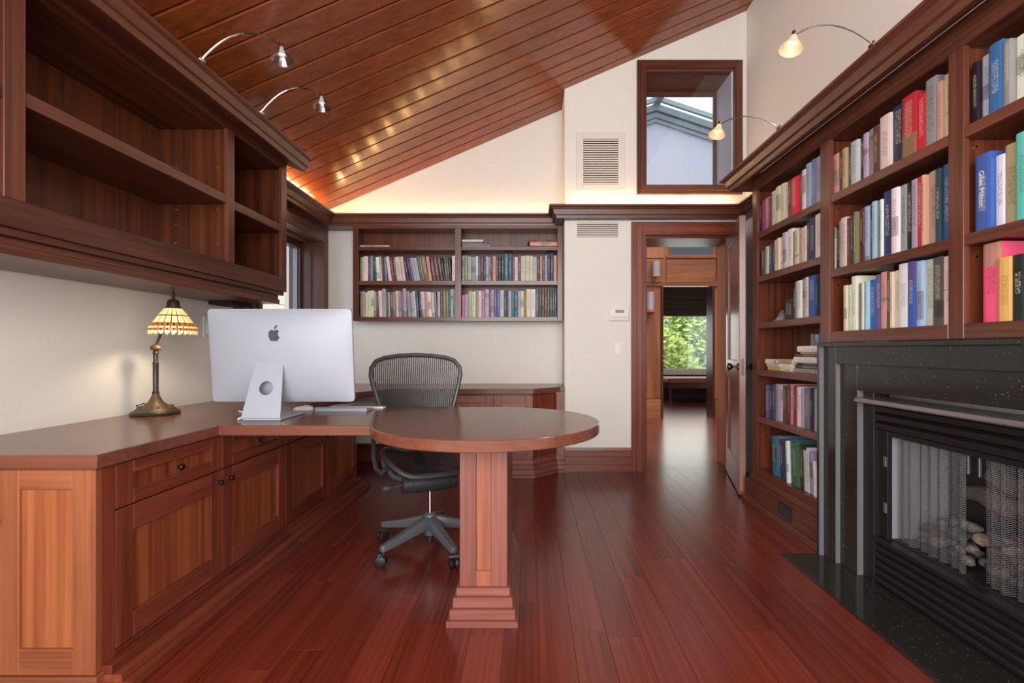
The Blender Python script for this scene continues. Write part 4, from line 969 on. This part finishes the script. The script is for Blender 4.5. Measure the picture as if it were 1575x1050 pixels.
MB().prism([(-1.302, 2.188), (-1.126, 2.188), (-1.128, 2.44), (-1.30, 2.44)], TOP+.0004, TOP+.012).build('stand_foot', 'aluminium', mon, bevel=.003)
MB().tube([(-1.30, 2.30, TOP+.02), (-1.315, 2.23, TOP+.012), (-1.33, 2.21, TOP+.006), (-1.36, 2.35, TOP+.005), (-1.5, 2.5, TOP+.005)], .004, 8).build('cable', 'key_white', mon, True)
# keyboard, mouse, small drive
kb = thing('keyboard', 'slim silver keyboard on the desk beside the round end', 'keyboard', (-1.0, 2.6, TOP))
MB().prism([(2.512, .0005), (2.530, .0005), (2.63, .0005), (2.63, .006), (2.535, .018), (2.52, .022), (2.510, .016)], -1.115, -.846, f=lambda y, z, x: (x, y, TOP+z)).build('body', 'aluminium', kb, bevel=.001)
key = MB().box(0, .0165, 0, .0150, 0, .0028).mesh('key', 'key_white', bevel=.001)
for r_ in range(5):
    for c_ in range(14):
        yy = 2.54 + r_*.0178; place(key, 'key', (-1.112+c_*.0189, yy, TOP+.018-(yy-2.535)*.126+.0002), kb, (R(-7.2), 0, 0))
mo = thing('mouse', 'white low computer mouse between monitor and keyboard', 'mouse', (-1.2, 2.58, TOP))
P = []; Fc = []; n1, n2 = 8, 24
for i in range(n1+1):
    ph = math.pi/2*i/n1
    for k in range(n2):
        t_ = 2*math.pi*k/n2; P.append((-1.205 + .054*math.cos(t_)*math.cos(ph)**.6, 2.58 + .03*math.sin(t_)*math.cos(ph)**.6, TOP + .0005 + .024*math.sin(ph)*(1+.12*math.cos(t_))))
for i in range(n1):
    for k in range(n2): Fc.append((i*n2+k, i*n2+(k+1) % n2, (i+1)*n2+(k+1) % n2, (i+1)*n2+k))
Fc.append(tuple(range(n2))[::-1])
MB().add(P, Fc).build('shell', 'key_white', mo, True); MB().box(-1.235, -1.175, 2.565, 2.595, TOP+.0002, TOP+.003).build('glide', 'grey_metal', mo)
pad = thing('portable_drive', 'small grey rounded box on the tray behind the monitor', 'hard drive', (-1.15, 2.95, TB))
bx('case', pad, 'chair_leg', -1.215, -1.09, 2.84, 3.02, TB-.0045, TB+.022, .006); bx('lid', pad, 'grey_metal', -1.213, -1.092, 2.842, 3.018, TB+.022, TB+.026, .002)
nb = thing('notebook', 'thin pinkish closed notebook beyond the keyboard', 'notebook', (-.95, 2.66, TOP))
bx('cover', nb, 'key_white', -1.1, -.80, 2.645, 2.70, TOP+.0003, TOP+.003); bx('pages', nb, 'paper', -1.098, -.803, 2.647, 2.698, TOP+.003, TOP+.009)

# ------------------------------------------------------------------ mesh office chair
ch_ = thing('office_chair', 'black mesh-back office chair tucked under the round desk end', 'chair', (-.535, 2.60, 0), R(25))
class CB(MB):
    def build(s, name, mats, parent=None, smooth=True, bevel=0, segs=1):   # chair parts are modelled in the chair's own axes
        me = s.mesh(name, mats, smooth, bevel, (0, 0, 0), segs); o = bpy.data.objects.new(name, me); COL.objects.link(o); o.parent = parent; return o
CB().lathe([(.03, .072), (.034, .08), (.036, .17), (.03, .185), (.022, .19)], 20).build('hub', 'chair_leg', ch_)
CB().lathe([(.014, .03), (.016, .032), (.016, .09)], 14).build('column_foot', 'rubber', ch_)
CB().lathe([(.0135, .185), (.0135, .33)], 16).build('gas_cylinder', 'chrome', ch_)
for k in range(5):
    a = R(-153 + 72*k)
    d_ = Vector((math.cos(a), math.sin(a), 0)); s_ = Vector((-d_.y, d_.x, 0)); secs = []
    for r_, hw, z0, z1 in ((.015, .030, .115, .178), (.10, .027, .105, .155), (.2, .022, .088, .128), (.295, .019, .076, .108), (.31, .013, .078, .104)):
        p = d_*r_; secs.append([p-s_*hw+Vector((0, 0, z0)), p+s_*hw+Vector((0, 0, z0)), p+s_*hw*.75+Vector((0, 0, z1)), p-s_*hw*.75+Vector((0, 0, z1))])
    P = [q_ for s2 in secs for q_ in s2]; Fc = [(i*4+j, i*4+(j+1) % 4, (i+1)*4+(j+1) % 4, (i+1)*4+j) for i in range(len(secs)-1) for j in range(4)] + [(3, 2, 1, 0), tuple((len(secs)-1)*4+j for j in range(4))]
    CB().add(P, Fc).build('leg', 'chair_leg', ch_, bevel=.004, segs=2)
    c_ = d_*.295; ta = a + R(40 + 31*k); ax = Vector((math.cos(ta), math.sin(ta), 0)); c_ = c_ + Vector((ax.y, -ax.x, 0))*.012
    cs_ = CB().tube([d_*.295 + Vector((0, 0, .082)), d_*.295 + Vector((0, 0, .055)), c_ + Vector((0, 0, .045))], [.009, .009, .007], 8).add([], []).build('caster', 'chair_dark', ch_)
    for sg in (-1, 1):
        CB().lathe([(.008, -.009), (.026, -.009), (.029, -.005), (.029, .005), (.024, .009), (.006, .010)], 18, c_ + Vector((0, 0, .0295)) + ax*sg*.0135, ax*sg).build('wheel', 'rubber', cs_)
    CB().tube([c_ + ax*.024*math.cos(q_*.3) + Vector((-ax.y, ax.x, 0))*0 + Vector((0, 0, .061)) for q_ in (10.47, 5, 0)], [.012]*3, 8).build('hood', 'chair_dark', cs_)
# tilt mechanism drum, lever
CB().lathe([(.03, -.15), (.044, -.145), (.044, -.10), (.05, -.095), (.05, .095), (.044, .10), (.044, .145), (.03, .15)], 22, (0, -.08, .352), (1, 0, 0)).build('tilt_drum', 'chair_dark', ch_)
CB().tube([(0, 0, .325), (0, -.01, .36)], .036, 16).build('tilt_collar', 'chair_dark', ch_)
CB().tube([(-.14, -.09, .355), (-.20, -.10, .35)], .005, 8).build('lever_rod', 'chair_frame', ch_)
CB().lathe([(.008, 0), (.016, .008), (.019, .03), (.016, .05), (.004, .06)], 14, (-.195, -.10, .35), (-1, -.1, 0)).build('lever_grip', 'chair_frame', ch_)
# seat frame and mesh
def seat_pt(t_):
    x = .228*math.copysign(abs(math.cos(t_))**.55, math.cos(t_)); yy = .235*math.copysign(abs(math.sin(t_))**.6, math.sin(t_)) - .015
    z = .462 + .05*max(0, abs(x)/.228-.55)**1.5*2 - .035*max(0, (-yy-.10)/.15)**2 + .02*max(0, yy/.2)
    return (x, yy, z)
seat = [seat_pt(2*math.pi*k/48) for k in range(48)]
CB().tube(seat, .014, 8, closed=True).build('seat_frame', 'chair_frame', ch_)
P = [(0, -.015, .432)]; Fc = []
for r_ in range(1, 7):
    f_ = r_/6
    for k in range(48):
        x, yy, z = seat[k]; P.append((x*f_, -.015+(yy+.015)*f_, .432+(z-.432)*f_**2))
for k in range(48): Fc.append((0, 1+k, 1+(k+1) % 48))
for r_ in range(5):
    for k in range(48): Fc.append((1+r_*48+k, 1+(r_+1)*48+k, 1+(r_+1)*48+(k+1) % 48, 1+r_*48+(k+1) % 48))
CB().add(P, Fc).build('seat_mesh', 'pellicle_seat', ch_)
for sg in (-1, 1):
    CB().tube([(sg*.13, -.06, .37), (sg*.18, -.02, .385), (sg*.222, .03, .435), (sg*.226, .05, .465)], [.02, .018, .014, .012], 10).build('seat_yoke', 'chair_frame', ch_)
    CB().tube([(sg*.22, -.02, .43), (sg*.24, .0, .405), (sg*.262, .04, .42), (sg*.27, .08, .48), (sg*.265, .14, .56), (sg*.24, .19, .60), (sg*.205, .215, .62)], [.013, .014, .014, .013, .012, .011, .010], 10).build('arm_bracket', 'chair_frame', ch_)
CB().tube([(0, .03, .385), (0, .16, .41), (0, .235, .50), (0, .268, .60)], [.03, .028, .024, .018], 10).build('back_spine', 'chair_dark', ch_)
# backrest
def back_y(z, x): return .205 + (z-.48)*.20 + .0*x
outl = [(.0, .475), (.09, .478), (.145, .50), (.172, .56), (.195, .64), (.222, .74), (.25, .84), (.266, .91), (.262, .955), (.235, .993), (.185, 1.012), (.10, 1.024), (0, 1.029)]
loop = [(x, back_y(z, x) - .05*(x/.26)**2, z) for x, z in outl] + [(-x, back_y(z, x) - .05*(x/.26)**2, z) for x, z in outl[-2:0:-1]]
CB().tube(loop, .0135, 8, closed=True).build('back_frame', 'chair_frame', ch_)
P = []; Fc = []; nr, ncx = 24, 16
for i in range(nr+1):
    z = .48 + (1.024-.48)*i/nr
    hw = 0
    for (xa, za), (xb, zb_) in zip(outl, outl[1:]):
        if za <= z <= zb_: hw = xa + (xb-xa)*(z-za)/(zb_-za+1e-9)
    if i == nr: hw = .1
    for j in range(ncx+1):
        u = -1 + 2*j/ncx; x = hw*u; P.append((x, back_y(z, x) - .05*(x/.26)**2 + .012*(1-u*u), z))
for i in range(nr):
    for j in range(ncx): Fc.append((i*(ncx+1)+j, i*(ncx+1)+j+1, (i+1)*(ncx+1)+j+1, (i+1)*(ncx+1)+j))
CB().add(P, Fc).build('back_mesh', 'pellicle', ch_)
P = [(x, back_y(z, x) - .05*(x/.26)**2 + .03 + .012, z) for z in (.60, .72, .80) for x in [-.2+.4*k/12 for k in range(13)]]
CB().add(P, [(i*13+k, i*13+k+1, (i+1)*13+k+1, (i+1)*13+k) for i in range(2) for k in range(12)]).build('lumbar_pad', 'chair_dark', ch_)
CB().tube([(-.215, .225, .63), (-.12, .262, .62), (0, .275, .60), (.12, .262, .62), (.215, .225, .63)], .012, 8).build('back_brace', 'chair_frame', ch_)

for o in ch_.children:
    if o.name.split('.')[0] not in ('hub', 'column_foot', 'gas_cylinder', 'leg', 'caster', 'tilt_collar'): o.location.y += .085
# ------------------------------------------------------------------ books
C = dict(cr=('cream', 212, 198, 170), wh=('white', 226, 222, 216), lg=('light grey', 186, 184, 182), gy=('grey', 146, 144, 142), dg=('dark grey', 74, 74, 76), bk=('black', 30, 27, 29),
    nv=('navy', 34, 50, 88), bl=('blue', 48, 98, 156), lb=('pale blue', 150, 180, 206), sl=('slate blue', 92, 116, 142), tl=('teal', 30, 104, 128), dt=('dark teal', 32, 70, 84), gn=('green', 72, 116, 84), dn=('dark green', 44, 66, 58),
    pg=('pale green', 158, 176, 142), mg=('moss green', 128, 150, 102), ol=('olive', 128, 116, 66), yl=('yellow', 224, 186, 84), og=('orange', 204, 108, 58), sa=('salmon', 216, 148, 124), pk=('pink', 206, 104, 144),
    pp=('pale pink', 226, 196, 200), rd=('red', 194, 48, 54), mr=('maroon', 104, 42, 44), br=('brown', 98, 66, 50), tn=('tan', 184, 152, 116), li=('lilac', 172, 148, 182), pu=('purple', 98, 74, 136), fu=('crimson', 156, 36, 84), tq=('turquoise', 88, 196, 168), hp=('hot pink', 232, 92, 128))
ORD = 'first second third fourth fifth sixth seventh eighth ninth tenth eleventh twelfth thirteenth fourteenth fifteenth sixteenth seventeenth eighteenth nineteenth twentieth twenty-first twenty-second twenty-third twenty-fourth twenty-fifth twenty-sixth twenty-seventh twenty-eighth twenty-ninth thirtieth thirty-first thirty-second thirty-third thirty-fourth thirty-fifth thirty-sixth thirty-seventh thirty-eighth thirty-ninth fortieth'.split()
bk_r = random.Random(21)
def book_mesh(w_, h_, d_, detail):
    """spine towards -y, width along +x"""
    bow = min(.004, w_*.14)
    mb = MB(); t_ = .0022
    prof = [(0, d_), (0, bow), (w_*.18, bow*.25), (w_*.5, 0), (w_*.82, bow*.25), (w_, bow), (w_, d_)]
    if not detail:
        mb.prism(prof, 0, h_); return mb.mesh('book', 'book_cover'), None
    inn = [(w_-t_, d_), (w_-t_, bow+t_), (w_*.5, bow*.6+t_), (t_, bow+t_), (t_, d_)]
    n, k = len(prof), len(inn); ring = prof + inn; tot = n + k
    P = [(x, y_, 0) for x, y_ in ring] + [(x, y_, h_) for x, y_ in ring]
    Fc = [(i, (i+1) % tot, tot+(i+1) % tot, tot+i) for i in range(tot)]
    quads = []
    # caps: strips between outer and inner outlines
    o2i = {0: 11, 1: 10, 2: 10, 3: 9, 4: 8, 5: 8, 6: 7}
    for i in range(n-1):
        a, b_ = o2i[i], o2i[i+1]
        f_ = (i, i+1, b_, a) if a != b_ else (i, i+1, b_)
        quads.append(f_)
    Fc += [f_[::-1] for f_ in quads] + [tuple(i+tot for i in f_) for f_ in quads]
    mb.add(P, Fc); me = mb.mesh('cover', 'book_cover')
    pg_ = MB().box(t_+.0002, w_-t_-.0002, bow+t_+.0005, d_-.004, .003, h_-.004).mesh('pages', 'paper')
    return me, pg_
def add_book(ck, w_, h_, d_, loc, rz, lean, label, group, detail, col=None, flat=False):
    nm, r_, g_, b_ = C[ck]; j = lambda v: max(8, min(250, v + bk_r.uniform(-12, 12)))
    gm = (r_+g_+b_)/3; q_ = .0 if ck in ('hp', 'bl', 'tq', 'rd') else .22
    r_, g_, b_ = (v + (gm-v)*q_ for v in (r_, g_, b_))
    c_ = col or srgb(j(r_), j(g_), j(b_))
    cov, pgs = book_mesh(w_, h_, d_, detail)
    if pgs is None:
        o = bpy.data.objects.new('book', cov); COL.objects.link(o); root = o; o.color = c_
    else:
        root = bpy.data.objects.new('book', None); COL.objects.link(root); root.empty_display_size = .02
        o = bpy.data.objects.new('cover', cov); COL.objects.link(o); o.parent = root; o.color = c_
        p = bpy.data.objects.new('pages', pgs); COL.objects.link(p); p.parent = root
    root.location = loc; root.rotation_euler = (0, lean, rz) if not flat else (0, R(90), rz)
    tag(root, label, 'book', group)
    return root
def row(spec, u0, u1, wid, place_fn, rz, h, dep, where, group, detail, hmax, lean=None, size_words=True, fit=True):
    """spec: 'colour:weight[:height factor]' tokens in order; widths fill u0..u1"""
    items = []
    for k, tk in enumerate(spec.split()):
        p = tk.split(':'); items.append((p[0], float(p[1]), float(p[2]) if len(p) > 2 else 1 + bk_r.uniform(-.045, .035)))
    tot = sum(i[1] for i in items); span = abs(u1-u0); n = len(items)
    leans = lean or [0]*n
    if len(leans) < n: leans = list(leans) + [leans[-1]]*(n-len(leans))
    heights = [min(h*i[2], hmax) for i in items]
    # slack taken by changes of lean
    extra = sum(heights[i]*max(0, math.tan(leans[i+1])-math.tan(leans[i])) for i in range(n-1)) + (heights[0]*math.tan(leans[0]))
    sc_ = (span - extra - .0006*n) / tot / 1.0
    sc_ /= (1/ (math.cos(sum(leans)/n)))
    u = heights[0]*math.tan(leans[0])
    for i, (ck, wt_, _) in enumerate(items):
        w_ = wt_*sc_; hh = heights[i]*(math.cos(leans[i]) if leans[i] else 1)
        kind = ('tall ' if heights[i] > h*1.1 else 'short ' if heights[i] < h*.88 else '') + ('thin ' if w_ < .014 else 'thick ' if w_ > .042 else '')
        lab = kind + C[ck][0] + ' book, ' + ORD[i] + ' ' + where
        back_ = bk_r.uniform(0, .018)
        add_book(ck, w_, hh, dep*bk_r.uniform(.9, 1.0), place_fn(u, back_), rz, -leans[i], lab, group, detail)
        u += w_/math.cos(leans[i]) + .0006
        if i < n-1: u += heights[i]*max(0, math.tan(leans[i+1])-math.tan(leans[i]))
HB = []
gB = 'books in the hanging bookcase'
def hang(bay, zi):
    z = hz[zi][1] + .0004; a = bays[bay][0] + .003
    return lambda u, bk: (a+u, HYF+.032+bk, z)
wdt = lambda b: bays[b][1]-bays[b][0]-.006
d5 = R(5); d9 = R(9)
row('ol:16 cr:10:.98 pp:40 mr:18 sl:30:1.03 nv:24 wh:30 cr:18 bk:16 sl:26 pp:28 mr:24 br:24 cr:44 cr:30 nv:22 nv:22 sl:18 li:26 lb:28 dg:22 sl:16 ol:40 sa:28 mr:36 mr:34 mr:28 bk:18 dg:22 dg:18 bk:18 wh:32',
    0, wdt(0), 0, hang(0, 1), 0, .228, .15, 'from the window, middle shelf of hanging bookcase', gB, False, .262, [0]*5 + [R(3)]*5 + [R(7)]*5 + [R(10)]*8 + [R(8)]*5 + [R(5)]*3 + [0])
row('ol:22 tn:22 cr:22 cr:34 cr:28 pg:26 mr:18 pp:34:1.02 li:34:1.1 dg:18 tn:20 dg:28 gy:24 pp:26 tn:28 pu:20 li:32:1.1 gy:32 lb:26 lg:26 nv:26 nv:22 pp:34 sa:30 wh:32 cr:28 sl:24 lg:26 dg:24 ol:30 ol:26 dn:18 lb:24:1.08 gy:20:1.1',
    0, wdt(0), 0, hang(0, 0), 0, .238, .15, 'from the window, bottom shelf of hanging bookcase', gB, False, .282, [0]*7 + [R(2)]*10 + [R(4)]*10 + [R(1)]*7)
row('pg:20 mg:32 pg:34 gy:40 wh:26 br:24 mr:24 nv:22 lb:28 gy:20 mr:18 sa:30 dg:22 bk:28 bk:28 tl:40:1.08 dt:36:1.08 pu:24 pp:30 br:28 cr:46 cr:38 cr:32 lg:36 bk:28 tn:24 mr:22 li:24 nv:28:1.1 nv:32:1.1 sa:30',
    0, wdt(1), 0, hang(1, 1), 0, .232, .15, 'from the divider, middle shelf, hanging bookcase', gB, False, .262)
row('pk:24:.82 li:34:.85 pg:36 cr:36 mg:26 pp:30 pk:30 li:42:1.05 dg:16 li:30 pu:28 bl:28 lg:40 dn:26 bk:14 lb:30 tl:26 tl:36 lb:24 cr:34 ol:22 cr:44:1.05 wh:44:1.05 dg:34:1.05 dn:24:1.05 br:28:1.05 br:26:1.06 br:24:1.05 dn:24 nv:20 dg:22',
    0, wdt(1), 0, hang(1, 0), 0, .245, .15, 'from the divider, bottom shelf, hanging bookcase', gB, False, .284)
# flat books on its top shelf
def flat_book(ck, x0, wx, y0, dy, z, th_, label, group, rz=0, right=False):
    """lying book, spine to the front"""
    c_ = C[ck]; me, pg_ = book_mesh(th_, wx, dy, True)
    root = bpy.data.objects.new('book', None); COL.objects.link(root); root.empty_display_size = .02
    o = bpy.data.objects.new('cover', me); COL.objects.link(o); o.parent = root; o.color = srgb(*c_[1:])
    p = bpy.data.objects.new('pages', pg_); COL.objects.link(p); p.parent = root
    M = Matrix.Rotation(rz, 4, 'Z') @ Matrix.Rotation(R(90), 4, 'Y') if not right else Matrix.Rotation(R(-90)+rz, 4, 'Z') @ Matrix.Rotation(R(90), 4, 'Y')
    root.matrix_world = Matrix.Translation((x0, y0, z + th_)) @ M
    tag(root, label, 'book', group)
zt_ = hz[2][1] + .0004
flat_book('cr', -1.555, .265, HYF+.035, .15, zt_, .02, 'single thin cream book lying alone on the top shelf', 'books lying on the top shelf')
flat_book('tn', -.618, .20, HYF+.035, .15, zt_, .016, 'tan book at the bottom of the small flat pile by the divider', 'books lying on the top shelf')
flat_book('sl', -.620, .225, HYF+.032, .15, zt_+.0165, .022, 'slate blue book in the middle of the flat pile by the divider', 'books lying on the top shelf')
flat_book('br', -.625, .19, HYF+.036, .15, zt_+.039, .014, 'brown book near the top of the flat pile by the divider', 'books lying on the top shelf')
flat_book('wh', -.622, .195, HYF+.034, .15, zt_+.0535, .018, 'white book on top of the flat pile by the divider', 'books lying on the top shelf')
flat_book('gy', -.415, .05, HYF+.04, .12, zt_, .03, 'small grey book leaning out of the flat pile by the divider', 'books lying on the top shelf')
flat_book('dg', -.045, .29, HYF+.036, .15, zt_, .014, 'dark book at the bottom of the pile by the jog wall', 'books lying on the top shelf')
flat_book('sa', .0, .25, HYF+.030, .15, zt_+.0145, .036, 'thick salmon book in the pile by the jog wall', 'books lying on the top shelf')
flat_book('mr', -.02, .225, HYF+.038, .15, zt_+.051, .018, 'maroon book on top of the pile by the jog wall', 'books lying on the top shelf')

# fireplace bookcase: far to near
def fpb(ystart, z, setback=.02):
    return lambda u, bk: (XB+setback+bk, ystart-u, z+.0004)
g1 = 'books in the doorway bay of the fireplace bookcase'; g2 = 'books in the bay over the fireplace'; g3 = 'books in the bay at the picture edge'
rz = R(-90); E0 = YE - .034
W1 = ', bay between door and fireplace'
row('nv:26:.86 fu:14:.9 pk:32:.92 mr:14:.86 cr:34:1.0 cr:30:1.04 cr:32:1.04 wh:26:1.0 br:22:.98 rd:44:.98 fu:22:1.0 pp:22:1.02 lb:30:1.1 sl:20:1.12 li:30:1.12 wh:26:1.1', 3.345, 2.59, 0, fpb(3.362, 1.866), rz, .235, .2, 'from the door, top shelf' + W1, g1, True, .284)
row('dg:26:.82 lg:24:.88 dg:20:.9 dn:24:.92 cr:20:.96 cr:18:.98 wh:22:1 lg:26:1.06 wh:34:1.1 sl:18:.98 cr:26:.98 tn:22:.98 wh:16:1 dg:20:1.05 nv:34:1.12 wh:52:1.14', 3.30, 2.59, 0, fpb(3.325, 1.565), rz, .215, .2, 'from the door, second shelf' + W1, g1, True, .248)
row('bk:40:.55 bk:26:.56 br:16:.8 gy:14:.95 wh:30:.96 gy:16:.98 cr:26:1.0 bl:44:1.0 nv:14:1.0 lg:44:1.06 gy:18:1.0', 3.06, 2.59, 0, fpb(3.06, 1.246, .03), rz, .235, .19, 'from the door, third shelf' + W1, g1, True, .268)
row('gy:24 dg:12 lb:16 bl:46:1.05 sl:40 gy:30 lg:46 wh:20', 2.93, 2.59, 0, fpb(2.93, .925, .12), rz, .23, .16, 'from the door, standing at the back of the fourth shelf', g1, True, .262)
row('pu:26:.94 nv:26:.95 dg:20:.98 gy:24:1.0 wh:20:.98 br:24:.98 mr:18:1.0 sa:26:1.04 fu:18:1.02 wh:26:1.0 li:16:.98 sl:34:1.0 nv:16:1.0 lg:44:1.0 cr:30:.8', 3.26, 2.59, 0, fpb(3.27, .605), rz, .235, .2, 'from the door, fifth shelf' + W1, g1, True, .268)
row('tl:34 sl:26 nv:26:.96 bl:22:.94 wh:16:.98 tl:26:1.04 gn:34:1.0 dn:24:1.0 cr:22:.9 wh:14:.98 li:28:.92 wh:12:.75 pu:30:.92 sl:24:.9', 3.19, 2.59, 0, fpb(3.20, .24), rz, .262, .2, 'from the door, bottom shelf' + W1, g1, True, .31, [R(3)]*14)
W2 = ', bay over the fireplace'
row('sa:46:.9 br:26:.9 tn:30:.9 dn:26:.92 lg:44:.92 bk:22:.93 li:28:.95 gy:36:.97 mr:30:.95 pp:56:1.05 nv:58:1.1 rd:66:1.12 rd:36:1.0 gy:46:1.16 sa:24:1.0 cr:52:1.06', 2.545, 1.80, 0, fpb(2.553, 1.866), rz, .235, .2, 'from the door, top shelf' + W2, g2, True, .288)
row('cr:16:.86 dt:34:.87 yl:18:.94 cr:46:.97 br:20:.93 dg:18:.95 cr:24:.97 ol:20:.98 mr:24:1.0 mr:18:1.0 lb:34:1.0 tl:22:1.02 lb:28:1.03 gy:36:1.02 wh:14:1.0 nv:48:1.1 wh:42:1.1 gy:36:1.1 bk:32:1.1 li:36:1.1 rd:24:1.1 sa:16:1.1 tn:48:1.12 dt:26:1.1 bl:46:1.12 nv:26:1.08', 2.55, 1.80, 0, fpb(2.553, 1.477), rz, .262, .2, 'from the door, middle shelf' + W2, g2, True, .335)
row('bk:10:.84 cr:24:.86 cr:22:.86 wh:38:1.0 gy:34:.85 pp:14:.85 lb:20:.86 bl:32:.87 pu:34:.94 sa:34:.96 br:22:.95 cr:16:.93 cr:30:.94 wh:48:1.02 bl:36:1.02 lb:32:1.0 lg:40:1.0 dg:42:1.0 wh:34:.98 pp:24:.85', 2.47, 1.80, 0, fpb(2.475, 1.155, .024), rz, .268, .2, 'from the door, lower shelf' + W2, g2, True, .276)
W3 = ', edge bay over fireplace'
row('bk:24:.92 lg:36:.95 bl:46:1.0 gy:26:.93 wh:34:.92 bk:40:1.05 wh:26:.92 sl:58:1.08 pk:60:1.12 lb:44:1.15 cr:40:1 gn:36:1 mr:34:1', 1.76, 1.2, 0, fpb(1.745, 1.866), rz, .24, .2, 'from the door, top shelf' + W3, g3, True, .288)
row('bl:46:.98 wh:26:.9 tn:40:.98 tq:36:1.04 gn:40:1.02 dg:36:1 cr:40:1 nv:40:1 sa:34:1 br:40:1 wh:40:1', 1.735, 1.2, 0, fpb(1.728, 1.477), rz, .275, .2, 'from the door, middle shelf' + W3, g3, True, .335)
row('hp:40:1.1 yl:30:.86 bk:24:.86 bk:30:.86 dg:40:.86 bk:34:.86 wh:30:.84', 1.72, 1.34, 0, fpb(1.712, 1.155), rz, .25, .2, 'from the door, lower shelf' + W3, g3, True, .276)
# flat piles on the fourth shelf of the doorway bay
gp = 'flat piles on the fourth shelf'
z0 = .9254
flat_book('yl', XB+.05, .165, 3.29, .2, z0, .022, 'yellow edged book at the foot of the paper pile by the door', gp, 0, True)
flat_book('cr', XB+.045, .17, 3.295, .2, z0+.0225, .018, 'cream book second in the paper pile by the door', gp, 0, True)
flat_book('wh', XB+.04, .175, 3.305, .2, z0+.041, .032, 'thick white paper bundle on top of the pile by the door', gp, 0, True)
flat_book('cr', XB+.02, .15, 3.095, .19, z0, .024, 'cream book at the foot of the middle pile on the fourth shelf', gp, 0, True)
flat_book('wh', XB+.025, .145, 3.093, .19, z0+.0245, .022, 'white book second in the middle pile on the fourth shelf', gp, 0, True)
flat_book('tn', XB+.022, .15, 3.097, .19, z0+.047, .03, 'tan box file on top of the middle pile on the fourth shelf', gp, 0, True)
hgt = z0
for k, (ck, th_, lb) in enumerate((('gy', .026, 'grey book at the foot of the tall pile'), ('dg', .02, 'dark book second in the tall pile'), ('bk', .012, 'thin black book third in the tall pile'), ('wh', .034, 'white book in the middle of the tall pile'), ('br', .016, 'brown book above the white one in the tall pile'), ('tn', .012, 'thin tan book near the top of the tall pile'), ('wh', .034, 'white book on top of the tall pile'))):
    flat_book(ck, XB+.012 + .004*(k % 3), .22 + .01*(k % 2), 2.90 - .012*(k % 3) - (.04 if k > 4 else 0), .1, hgt, th_, lb + ' beside the fireplace', gp, 0, True); hgt += th_ + .0005
# rock on the third shelf
rg = random.Random(5); P = []; Fc = []; nb_ = 9
for lv, (rr_, zz_) in enumerate(((.062, 0), (.046, .022), (.027, .046), (.008, .068))):
    for k in range(nb_):
        a = 2*math.pi*k/nb_; q_ = rr_*(1+rg.uniform(-.18, .18)); P.append((XB+.08+q_*math.cos(a)*.9, 3.15+q_*math.sin(a)*1.15, 1.2465+zz_+(rg.uniform(-.006, .006) if lv else 0)))
for lv in range(3):
    for k in range(nb_): Fc.append((lv*nb_+k, lv*nb_+(k+1) % nb_, (lv+1)*nb_+(k+1) % nb_, (lv+1)*nb_+k))
Fc += [tuple(range(nb_))[::-1], tuple(range(3*nb_, 4*nb_))]
tag(MB().add(P, Fc).build('mineral_specimen', 'stone_a'), 'rough grey pyramid-shaped mineral specimen on the third shelf', 'rock')

# lettering that can be read on one spine
def lettering(body, size, parent, mat, loc, rot):
    cu = bpy.data.curves.new('lettering', 'FONT'); cu.body = body; cu.size = size; cu.extrude = .0003; cu.align_x = 'CENTER'; cu.align_y = 'CENTER'
    tmp = bpy.data.objects.new('tmp', cu); COL.objects.link(tmp); bpy.context.view_layer.update()
    me = bpy.data.meshes.new_from_object(tmp.evaluated_get(bpy.context.evaluated_depsgraph_get())); bpy.data.objects.remove(tmp); bpy.data.curves.remove(cu)
    me.materials.clear(); me.materials.append(MATS[mat]); o = bpy.data.objects.new('lettering', me); COL.objects.link(o); o.parent = parent; o.location = loc; o.rotation_euler = rot; return o
for o in list(COL.objects):
    if o.get('label', '').endswith('blue book, first from the door, middle shelf' + W3):
        cov = [c for c in o.children if c.name.startswith('cover')][0]
        bb = cov.bound_box; wB = max(v[0] for v in bb); hB = max(v[2] for v in bb)
        cov.active_material = cov.active_material
        lettering('Giles Milton', .026, cov, 'plastic_white', (wB*.45, -.0006, hB*.55), (R(90), R(90), 0))
